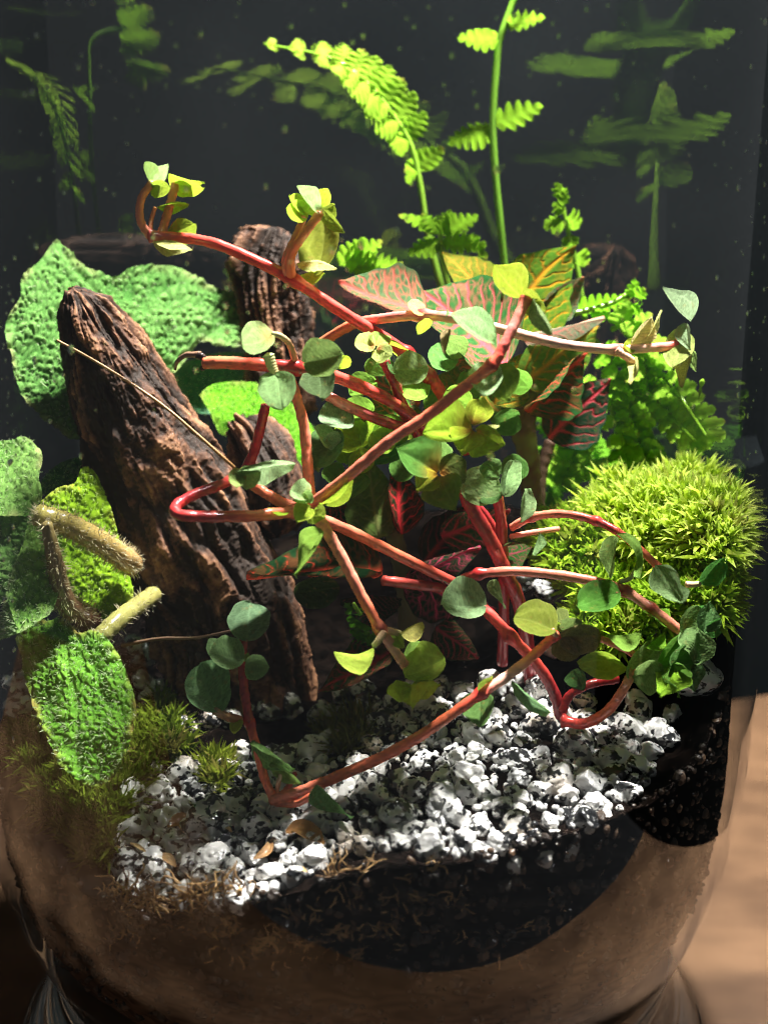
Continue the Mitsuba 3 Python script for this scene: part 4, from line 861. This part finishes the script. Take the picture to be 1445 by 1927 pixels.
for b_, t_, w_, l_ in [((690, 1180), (648, 1135), 40, 3), ((690, 1190), (690, 1130), 40, 3), ((692, 1205), (658, 1185), 34, 3), ((692, 1215), (714, 1190), 34, 3), ((690, 1220), (668, 1215), 26, 2)]:
    pinna(f6, b_, t_, w_, -.034, .004, .008, FD, lobes=l_, seed=int(t_[0]))
f7 = fern('dark feathery fern foliage in the shade between the brown stalk and the moss cushion')
for k in range(34):
    x, y = 1030 + 130 * r.random(), 770 + 190 * r.random()
    a_ = r.random() * 6.28
    pinna(f7, (x, y), (x + 60 * math.cos(a_), y + 45 * math.sin(a_)), 36, .045 + .02 * r.random(), .004, .010, lerp((0.08, 0.26, 0.02), (0.18, 0.44, 0.03), r.random()), lobes=3, seed=k, nv=7)
for k in range(26):
    x, y = 1015 + 130 * r.random(), 990 + 100 * r.random()
    a_ = -0.3 - 2.4 * r.random()
    pinna(f7, (x, y), (x + 52 * math.cos(a_), y + 40 * math.sin(a_)), 26, -.004 + .02 * r.random(), -.004, .008, lerp(np.array((0.10, 0.3, 0.02)), np.array(FL), r.random()), lobes=3, seed=k, nv=7)

# ------------------------------------------------------------------ moss
def blades(O, N, L, W, per, spread, ca, cb, seed, curve=0.35, tipc=None):
    """Moss shoots: at each origin a star of narrow curved leaves."""
    r = np.random.default_rng(seed); m = len(O)
    O = np.repeat(O, per, 0); N = np.repeat(N, per, 0)
    d = N + spread * r.standard_normal((m * per, 3)); d /= np.linalg.norm(d, axis=1, keepdims=True)
    s = np.cross(d, r.standard_normal(d.shape)); s /= np.linalg.norm(s, axis=1, keepdims=True); b = np.cross(s, d)
    lenf = 0.55 + 0.9 * meshkit.fbm(O * 260, 2, seed)
    LL = L * (0.45 + 0.9 * r.random(m * per) ** 1.3)[:, None] * lenf[:, None]; WW = W * (0.7 + 0.6 * r.random(m * per))[:, None]
    p0 = O; p1 = O + d * LL * 0.5 + b * LL * curve * 0.12; p2 = O + d * LL * 0.95 + b * LL * curve * 0.5 - np.array([0, 0, 1]) * LL * 0.10
    V = np.stack([p0 - s * WW * .5, p0 + s * WW * .5, p1 - s * WW, p1 + s * WW, p2], 1).reshape(-1, 3)
    k = np.arange(m * per)[:, None] * 5
    F = np.vstack([k + [0, 1, 3], k + [0, 3, 2], k + [2, 3, 4]])
    c = lerp(ca, cb, np.repeat(r.random(m), per) * .6 + .4 * r.random(m * per))
    dead = sstep(.60, .72, meshkit.fbm(O * 330, 3, seed + 5)); c = lerp(c, (0.30, 0.22, 0.08), dead * .6)
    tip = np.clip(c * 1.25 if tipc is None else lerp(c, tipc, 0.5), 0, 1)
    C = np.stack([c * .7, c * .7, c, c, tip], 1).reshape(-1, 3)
    return V, F, C


def cushion(cx, cy, Y, rx, ry, rz, n, seed, sink=0.4):
    """Random points and normals on a lumpy ellipsoid."""
    r = np.random.default_rng(seed); c = P(cx, cy, Y)
    v = r.standard_normal((n * 3, 3)); v /= np.linalg.norm(v, axis=1, keepdims=True); v = v[v[:, 2] > -sink][:n]
    k = 1 + 0.85 * (meshkit.fbm(v * 3.6 + seed, 3, seed) - .5)
    O = c + v * k[:, None] * [rx, ry, rz]; nn = v / np.array([rx, ry, rz]); nn /= np.linalg.norm(nn, axis=1, keepdims=True)
    rr = np.hypot(O[:, 0], O[:, 1]); O[:, :2] *= np.minimum(1, 0.097 / rr)[:, None]
    return O, nn


def base_lump(cx, cy, Y, rx, ry, rz, seed):
    s = trimesh.creation.icosphere(4); v = s.vertices; k = 0.93 * (1 + 0.85 * (meshkit.fbm(v * 3.6 + seed, 3, seed) - .5))
    V = P(cx, cy, Y) + v * k[:, None] * [rx, ry, rz]
    rr = np.hypot(V[:, 0], V[:, 1]); V[:, :2] *= np.minimum(1, 0.0965 / rr)[:, None]
    return V, s.faces


parts = []
for cx, cy, Y, rx, ry, rz, n, sd in [(1250, 1025, -.006, .0205, .022, .0150, 1400, 1), (1340, 1020, -.022, .0110, .016, .0105, 520, 2), (1135, 1035, -.002, .0150, .016, .0070, 480, 3), (1285, 965, .004, .011, .013, .0110, 330, 4), (1185, 1005, .004, .013, .014, .0085, 380, 14)]:
    O, nn = cushion(cx, cy, Y, rx, ry, rz, n, sd, sink=.02)
    nn = nn * .8 + np.array([0, -.1, .35])
    parts.append(blades(O[:int(len(O) * .8)], nn[:int(len(O) * .8)], .0066, .00062, 6, .45, (0.26, 0.42, 0.02), (0.54, 0.68, 0.06), sd, tipc=(0.68, 0.78, 0.28)))
for cx, cy, Y, rx, ry, rz, n, sd in [(1220, 1100, -.018, .020, .018, .007, 900, 5), (1330, 1110, -.028, .016, .018, .007, 700, 6), (1090, 1030, -.006, .012, .014, .008, 360, 7), (1180, 1180, -.03, .014, .012, .006, 420, 8), (1365, 1060, -.028, .008, .014, .008, 300, 9)]:
    O, nn = cushion(cx, cy, Y, rx, ry, rz, n, sd)
    parts.append(blades(O, nn * .6 + np.array([0, -.15, .6]), .0052, .00055, 6, .6, (0.16, 0.34, 0.02), (0.38, 0.52, 0.04), sd + 20, curve=.6))
v, f, c = join(parts)
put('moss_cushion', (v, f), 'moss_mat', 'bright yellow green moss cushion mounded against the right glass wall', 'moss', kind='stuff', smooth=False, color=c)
lump = [base_lump(1250, 1025, -.006, .0205, .022, .0150, 1), base_lump(1340, 1020, -.022, .0110, .016, .0105, 2), base_lump(1135, 1035, -.002, .0150, .016, .0070, 3), base_lump(1285, 965, .004, .011, .013, .0110, 4), base_lump(1185, 1005, .004, .013, .014, .0085, 14), base_lump(1220, 1115, -.018, .020, .018, .007, 5), base_lump(1330, 1125, -.028, .016, .018, .007, 6)]
v, f, _ = join(lump)
put('moss_cushion__peat', (v, f), 'dull_mat', color=lerp((0.05, 0.035, 0.012), (0.14, 0.13, 0.02), nz(v, 300, 4)))

# left moss carpet, following the ground and climbing the glass
def patch(poly, n, seed, L, W, per, ca, cb, spread=.45, lift=0.0):
    q = np.array(poly, float); r = np.random.default_rng(seed); pts = []
    x = r.random((n * 3, 2)) * np.ptp(q, axis=0) + q.min(0); x = x[inside(q, x)][:n]
    O = np.array([on_ground(a_, b_) for a_, b_ in x]); O[:, 2] += lift * r.random(len(O))
    N = np.tile([0, -.25, 1.0], (len(O), 1)) + .35 * r.standard_normal((len(O), 3))
    return blades(O, N, L, W, per, spread, ca, cb, seed, curve=.5)


parts = [patch([(20, 1400), (60, 1350), (100, 1420), (180, 1490), (250, 1400), (300, 1320), (340, 1370), (360, 1420), (300, 1450), (250, 1500), (215, 1580), (190, 1600), (140, 1560), (90, 1520), (40, 1450)], 900, 11, .0062, .00045, 7, (0.07, 0.12, 0.012), (0.22, 0.30, 0.03), lift=.003),
         patch([(60, 1480), (120, 1500), (210, 1560), (220, 1610), (180, 1650), (120, 1600), (80, 1550)], 260, 12, .006, .0004, 7, (0.05, 0.07, 0.012), (0.18, 0.22, 0.03), lift=.002),
         patch([(20, 1390), (60, 1370), (75, 1440), (40, 1450)], 60, 13, .006, .0004, 7, (0.25, 0.26, 0.05), (0.42, 0.40, 0.10), lift=.002)]
v, f, c = join(parts)
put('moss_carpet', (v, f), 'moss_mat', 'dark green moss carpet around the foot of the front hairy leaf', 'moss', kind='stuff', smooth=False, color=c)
for k, (poly, ca, cb, lab) in enumerate([([(385, 1440), (430, 1430), (440, 1480), (395, 1500)], (0.12, 0.18, 0.015), (0.30, 0.36, 0.04), 'small green moss tuft among the stones left of the front stem joint'),
                                    ([(595, 1390), (640, 1360), (700, 1355), (690, 1410), (640, 1430)], (0.08, 0.09, 0.02), (0.22, 0.22, 0.06), 'olive moss tuft at the back edge of the gravel above the orange stem')]):
    v, f, c = patch(poly, 90 if k == 0 else 130, 30 + k, .0075, .0004, 6, ca, cb, spread=.3)
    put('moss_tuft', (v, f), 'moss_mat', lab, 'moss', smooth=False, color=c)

# ------------------------------------------------------------------ granite stones
def stone_mesh(seed, sub=3):
    s = trimesh.creation.icosphere(sub); v = s.vertices.copy(); r = np.random.default_rng(seed)
    for _ in range(11):
        n = r.standard_normal(3); n /= np.linalg.norm(n); h = 0.62 + 0.28 * r.random(); dd = v @ n
        v -= np.clip(dd - h, 0, None)[:, None] * n * 0.96
    v *= (1 + 0.30 * (meshkit.fbm(v * 2.2 + seed, 3, seed) - .5) + 0.20 * (meshkit.fbm(v * 5 + seed, 3, seed + 1) - .5))[:, None]
    return trimesh.Trimesh(v * (0.8 + 0.4 * r.random(3)), s.faces, process=False)


kinds = [mikit.ply(stone_mesh(900 + k), 'granite_mat', 38) for k in range(12)]
gp = np.array([(205, 1640), (215, 1590), (245, 1545), (235, 1500), (300, 1440), (400, 1455), (440, 1420), (600, 1420), (690, 1370), (690, 1335), (780, 1300), (900, 1310), (980, 1280), (1040, 1300), (1060, 1360), (1200, 1350), (1235, 1390), (1230, 1450), (1170, 1530), (1100, 1580), (1000, 1640), (880, 1620), (800, 1600), (650, 1600), (590, 1650), (440, 1715), (250, 1680)], float)
dark = np.array([(330, 1400), (480, 1350), (600, 1370), (690, 1340), (690, 1300), (600, 1330), (480, 1320), (340, 1370)], float)


def poisson(poly, d, seed, tries=9000):
    r = np.random.default_rng(seed); out = []; lo, sp = poly.min(0), np.ptp(poly, axis=0)
    x = r.random((tries, 2)) * sp + lo; x = x[inside(poly, x)]
    for q in x:
        if not out or np.min(np.sum((np.array(out) - q) ** 2 * [1, 1.35], 1)) > d * d: out.append(q)
    return out


r = np.random.default_rng(5); spots = []
for q in poisson(gp, 39, 1): spots.append((q[0], q[1], 21 + 15 * r.random() ** 1.4, 0))
for q in poisson(gp, 30, 2): spots.append((q[0], q[1], 12 + 6 * r.random(), 1))
for q in [(270, 1290), (290, 1320), (300, 1300), (275, 1345), (255, 1220), (300, 1160), (270, 1240), (262, 1090), (40, 1330), (55, 1290), (70, 1370), (25, 1290), (990, 1100), (1020, 1120), (1050, 1230), (1080, 1210), (1040, 1180), (1230, 1190), (1160, 1170), (1135, 1025), (1250, 1400), (1262, 1350), (1100, 1330), (1200, 1330)]:
    spots.append((*q, 22 + 8 * r.random(), 2))
for q in poisson(dark, 42, 4): spots.append((q[0], q[1], 20 + 10 * r.random(), 2))
spots += [(950, 1668, 26, 3), (905, 1650, 18, 1), (1010, 1640, 20, 1), (850, 1640, 16, 1), (1310, 1285, 42, 2), (1180, 1390, 40, 3), (1085, 1410, 40, 3), (1030, 1370, 40, 3), (385, 1560, 52, 3), (340, 1460, 34, 3), (975, 1440, 36, 3), (400, 1670, 42, 3), (285, 1640, 36, 3), (830, 1520, 40, 3), (540, 1440, 38, 3), (1050, 1480, 36, 3), (690, 1500, 38, 3), (925, 1370, 38, 3), (1150, 1440, 38, 3)]
WHERE = [((240, 1520), 'beside the moss carpet on the left'), ((330, 1450), 'below the small green moss tuft'), ((300, 1660), 'low on the left, above the dead moss'), ((430, 1690), 'in the lowest row of the gravel'),
         ((400, 1560), 'left of the front stem joint'), ((515, 1450), 'behind the front stem joint'), ((540, 1590), 'beside the curled brown husk'), ((640, 1540), 'below the orange stem near the fallen leaf'),
         ((700, 1590), 'in the front row at the middle of the glass'), ((760, 1480), 'in front of the orange stem at mid slope'), ((720, 1330), 'behind the orange stem beside the olive tuft'), ((840, 1400), 'under the upper half of the orange stem'),
         ((880, 1560), 'in the front row right of the middle'), ((930, 1470), 'at the middle of the right slope'), ((950, 1330), 'below the hanging green leaf'), ((1040, 1540), 'at the lower right edge of the gravel'),
         ((1040, 1410), 'just below the root of the curled stem'), ((1130, 1470), 'on the right slope near the black soil'), ((1130, 1370), 'right of the curled stem'), ((1210, 1410), 'at the far right end of the gravel')]
BACK = [((280, 1330), 'behind the front hairy leaf'), ((280, 1160), 'between the hairy stalks and the driftwood stump'), ((40, 1320), 'against the left glass behind the moss'), ((400, 1390), 'in front of the foot of the stump'), ((560, 1350), 'in the dark hollow behind the gravel'), ((1040, 1160), 'behind the red joint of the orange stem'), ((1200, 1190), 'under the leaf cluster at right'), ((1240, 1370), 'near the right glass below the leaf cluster'), ((1135, 1025), 'in the moss under the arching stem'), ((1100, 1330), 'inside the curl of the red stem')]
SIZE = {0: 'white speckled granite chip', 1: 'small speckled granite chip', 2: 'shaded grey granite stone', 3: 'large white black-flecked granite stone'}


def stone_label(x, y, kd):
    L = BACK if kd == 2 else WHERE
    (cx, cy), w = min(L, key=lambda q: (q[0][0] - x) ** 2 + 1.5 * (q[0][1] - y) ** 2)
    dx, dy = x - cx, 1.25 * (y - cy)
    side = ('right side' if dx > 0 else 'left side') if abs(dx) > abs(dy) else ('lower side' if dy > 0 else 'upper side')
    return f'{SIZE[kd]} {w}, {side}'


spots = sorted(spots, key=lambda s: -s[2])
fill = []
for k, (x, y, rad, kd) in enumerate(spots):
    c = on_ground(x, y)
    if kd == 2 and y < 1260 and x < 330 or x < 100: c = P(x, y, {True: .012, False: -.02}[x > 100])
    if x == 1310: c = P(x, y, -.045)
    s = rad * np.linalg.norm(c - EYE) / FPX * 0.93
    c = c + np.array([0, 0, 0.30 * s])
    rr = np.hypot(c[0], c[1])
    if rr > R_IN - s * .8: c[:2] *= (R_IN - s * .8) / rr
    R = trimesh.transformations.random_rotation_matrix(r.random(3))
    m = np.eye(4); m[:3, 3] = c; m = m @ R @ np.diag([s, s, s, 1])
    if k < 295:
        key = 'granite_stone' if k == 0 else f'granite_stone_{k:03d}'
        scene[key] = {**kinds[k % 12], 'to_world': T(m)}
        lab = stone_label(x, y, kd)
        if x == 1310: lab, g = 'big grey granite stone pressed against the glass at far right', None
        else: g = lab.replace('chip ', 'chips ', 1).replace('stone ', 'stones ', 1)
        tag(key, lab, 'stone', g)
    else: fill.append(m)
fm = [trimesh.Trimesh(stone_mesh(950 + k % 5, 2).vertices, stone_mesh(950 + k % 5, 2).faces, process=False).apply_transform(m) for k, m in enumerate(fill)]
# grit under the stones
gq = poisson(gp, 19, 8, 16000)
for k, q in enumerate(gq):
    c = on_ground(*q); s = (7 + 5 * r.random()) * np.linalg.norm(c - EYE) / FPX
    m = np.eye(4); m[:3, 3] = c + [0, 0, .0002]; m = m @ trimesh.transformations.random_rotation_matrix(r.random(3)) @ np.diag([s, s, s, 1])
    rr = np.hypot(c[0], c[1])
    if rr < R_IN - s: fm.append(stone_mesh(960 + k % 4, 1).apply_transform(m))
put('grit', trimesh.util.concatenate(fm), 'granite_mat', 'fine speckled granite grit filling the gaps between the stones', 'grit', kind='stuff', smooth=40)

# ------------------------------------------------------------------ brown fibres of dead moss below the gravel, debris
def fibres(n, region, seed, L=0.006, w=0.00018):
    r = np.random.default_rng(seed); out = []
    for k in range(n):
        x = region[0] + (region[2] - region[0]) * r.random(); y = region[1] + (region[3] - region[1]) * r.random()
        p0 = P(x, y, -.2, R_IN - .0006 - .0025 * r.random())
        d = r.standard_normal(3); d[1] *= .35; d /= np.linalg.norm(d); pts = [p0]
        for _ in range(5):
            d = d + .75 * r.standard_normal(3) * [1, .4, .8]; d /= np.linalg.norm(d); pts.append(pts[-1] + d * L / 5)
        pts = np.array(pts); rr = np.hypot(pts[:, 0], pts[:, 1]); lim = r_inner(pts[:, 2]) - .0003; pts[:, :2] *= np.minimum(1, lim / rr)[:, None]
        V, F = tube(spline(pts, 9), np.array([.6, 1, 1.1, 1.1, 1, .9, .8, .6, .3]) * w * (0.7 + .8 * r.random()), 4)
        c = lerp((0.16, 0.085, 0.035), (0.62, 0.40, 0.18), r.random() ** 1.3)
        out.append((V, F, np.tile(c, (len(V), 1))))
    return out


parts = fibres(300, (200, 1660, 480, 1770), 1) + fibres(650, (400, 1715, 720, 1790), 2) + fibres(420, (620, 1640, 880, 1770), 3) + fibres(60, (900, 1650, 1120, 1800), 4)
v, f, c = join(parts)
put('dead_moss', (v, f), 'damp_mat', 'brown fibres of dead moss pressed against the front glass below the gravel', 'dead moss', kind='stuff', color=c)

r = np.random.default_rng(77); parts = []; c8 = trimesh.creation.icosphere(1)
for k in range(1500):
    th = -np.pi / 2 + 1.15 * (r.random() * 2 - 1); x_, y_ = .098 * np.cos(th), .098 * np.sin(th)
    zt = float(hz(np.array([x_]), np.array([y_]))[0]); z_ = .05 + (zt + .001 - .05) * r.random() ** .7
    s = .0004 + .0009 * r.random() ** 2; rr = float(r_inner(z_)) - s * .45
    v = c8.vertices * s * (.6 + .8 * r.random(3)) * (1 + .5 * (meshkit.fbm(c8.vertices * 2 + k, 2, k % 9) - .5))[:, None]
    V = v @ trimesh.transformations.random_rotation_matrix(r.random(3))[:3, :3].T + [rr * np.cos(th), rr * np.sin(th), z_]
    parts.append((V, c8.faces, np.tile(lerp((0.006, 0.004, 0.003), (0.09, 0.052, 0.03), r.random() ** 2.2), (len(V), 1))))
v, f, c = join(parts)
put('soil_crumbs', (v, f), 'damp_mat', 'dark soil crumbs and bark bits pressed against the glass below the gravel', 'soil crumbs', kind='stuff', color=c, smooth=False)
stalk('dry_stalk', [(108, 640, -.0225), (160, 668, -.0235), (230, 710, -.0250), (310, 765, -.0265), (380, 825, -.0275), (442, 880, -.0275)], .0003, .00045, (0.42, 0.24, 0.10), (0.34, 0.17, 0.06), 'damp_mat', label='thin straw coloured dry stalk lying across the driftwood stump', cat='dry stalk')
stalk('dry_stalk', [(230, 1215, -.030), (300, 1202, -.034), (370, 1200, -.037), (440, 1186, -.040)], .0005, .0003, (0.20, 0.12, 0.07), (0.10, 0.06, 0.04), 'damp_mat', label='thin brown dry stalk crossing the foot of the driftwood stump', cat='dry stalk')


def flake(key, pts, w, col, label, cat, lift=.0022, twist=.6, bs='damp_mat', group=None):
    q = spline([on_ground(*p_) + [0, -.002, lift] for p_ in pts], 16); s = np.linspace(0, 1, 16)
    t = np.gradient(q, axis=0); t /= np.linalg.norm(t, axis=1, keepdims=True); sd = np.cross(t, [0, -.5, 1]); sd /= np.linalg.norm(sd, axis=1, keepdims=True)
    vv = np.linspace(-1, 1, 7); hw = w * np.sin(np.pi * np.clip(s, .03, .97)) ** .7
    nn = np.cross(sd, t)
    V = q[:, None] + sd[:, None] * (vv[None, :, None] * hw[:, None, None]) + nn[:, None] * ((vv ** 2)[None, :, None] * hw[:, None, None] * twist)
    V = V.reshape(-1, 3); F = grid_faces(16, 7)
    V2 = V - np.repeat(nn, 7, 0) * .00012
    c = np.array(col) * (.5 + 1.0 * nz(np.vstack([V, V2]), 900, 3)[:, None])
    return put(key, (np.vstack([V, V2]), np.vstack([F, F[:, ::-1] + len(V)])), bs, label, cat, group, color=np.clip(c, 0, 1))


flake('dry_husk', [(540, 1575), (565, 1570), (590, 1585), (610, 1598)], .0022, (0.30, 0.15, 0.05), 'curled brown dry husk lying on the front gravel', 'husk')
flake('dry_husk', [(480, 1625), (505, 1612), (512, 1590)], .0011, (0.34, 0.19, 0.08), 'narrow brown dry husk standing on the front gravel left of the curled one', 'husk')
flake('bark_chip', [(320, 1565), (345, 1555), (352, 1575)], .0018, (0.40, 0.18, 0.06), 'orange brown bark chip wedged between white stones on the left', 'bark')
flake('bark_chip', [(300, 1620), (320, 1625), (335, 1640)], .0011, (0.36, 0.22, 0.10), 'pale brown bark chip low on the left gravel', 'bark')
for k, pts in enumerate([[(250, 1595), (265, 1602), (280, 1612)], [(385, 1622), (400, 1626), (412, 1622)], [(425, 1560), (440, 1575)], [(225, 1600), (232, 1612)], [(560, 1640), (580, 1650)], [(470, 1550), (480, 1540)]]):
    flake('straw_bit', pts, .00045, (0.55, 0.38, 0.18) if k != 1 else (0.35, 0.42, 0.10), 'short thin straw bit lying on the front gravel' if k != 1 else 'short greenish straw bit lying on the front gravel', 'straw', group='straw bits on the gravel' if k != 1 else None)
flake('dry_flower_scale', [(1110, 1005), (1130, 1020), (1145, 1050)], .0026, (0.50, 0.36, 0.24), 'tan dry scale lying in the moss under the arching stem', 'dry scale')
V, F = tube(spline([P(1322, 712, -.06), P(1318, 728, -.06), P(1314, 750, -.06)], 12), np.array([.2, .6, 1, 1, .8, .5, .4, .6, .5, .3, .2, .1]) * .0006, 8)
put('leaf_scrap', (V, F), 'leaf_mat', 'tiny bright green leaf scrap stuck to the right glass', 'leaf scrap', color=np.tile((0.3, 0.5, 0.05), (len(V), 1)))

# ------------------------------------------------------------------ water drops on the inside of the glass
ico = trimesh.creation.icosphere(2); parts = []
r = np.random.default_rng(12)
for k in range(430):
    if k < 330: px, py, back = r.random() * 1445, 880 * r.random() ** 1.6, r.random() < .35
    elif k < 380: px, py, back = 30 * r.random(), 500 + 900 * r.random(), False
    else: px, py, back = 1385 + 60 * r.random(), 250 + 750 * r.random(), False
    p0 = P(px, py, .2 if back else -.2, .1042)
    rd = np.array([p0[0], p0[1], 0]); rd /= np.linalg.norm(rd)
    tg = np.cross([0, 0, 1], rd); s = .00020 + .00045 * r.random() ** 4
    st = 1 + .7 * r.random() ** 3
    v = ico.vertices
    V = p0 - rd * .0002 + s * (v[:, :1] * tg * (0.8 + .4 * r.random()) + v[:, 1:2] * rd * .40 + v[:, 2:] * np.array([0, 0, st]))
    parts.append((V, ico.faces))
v, f, _ = join(parts)
put('water_drops', (v, f), 'drop_mat', 'tiny water drops scattered on the glass wall', 'water drops', kind='stuff')
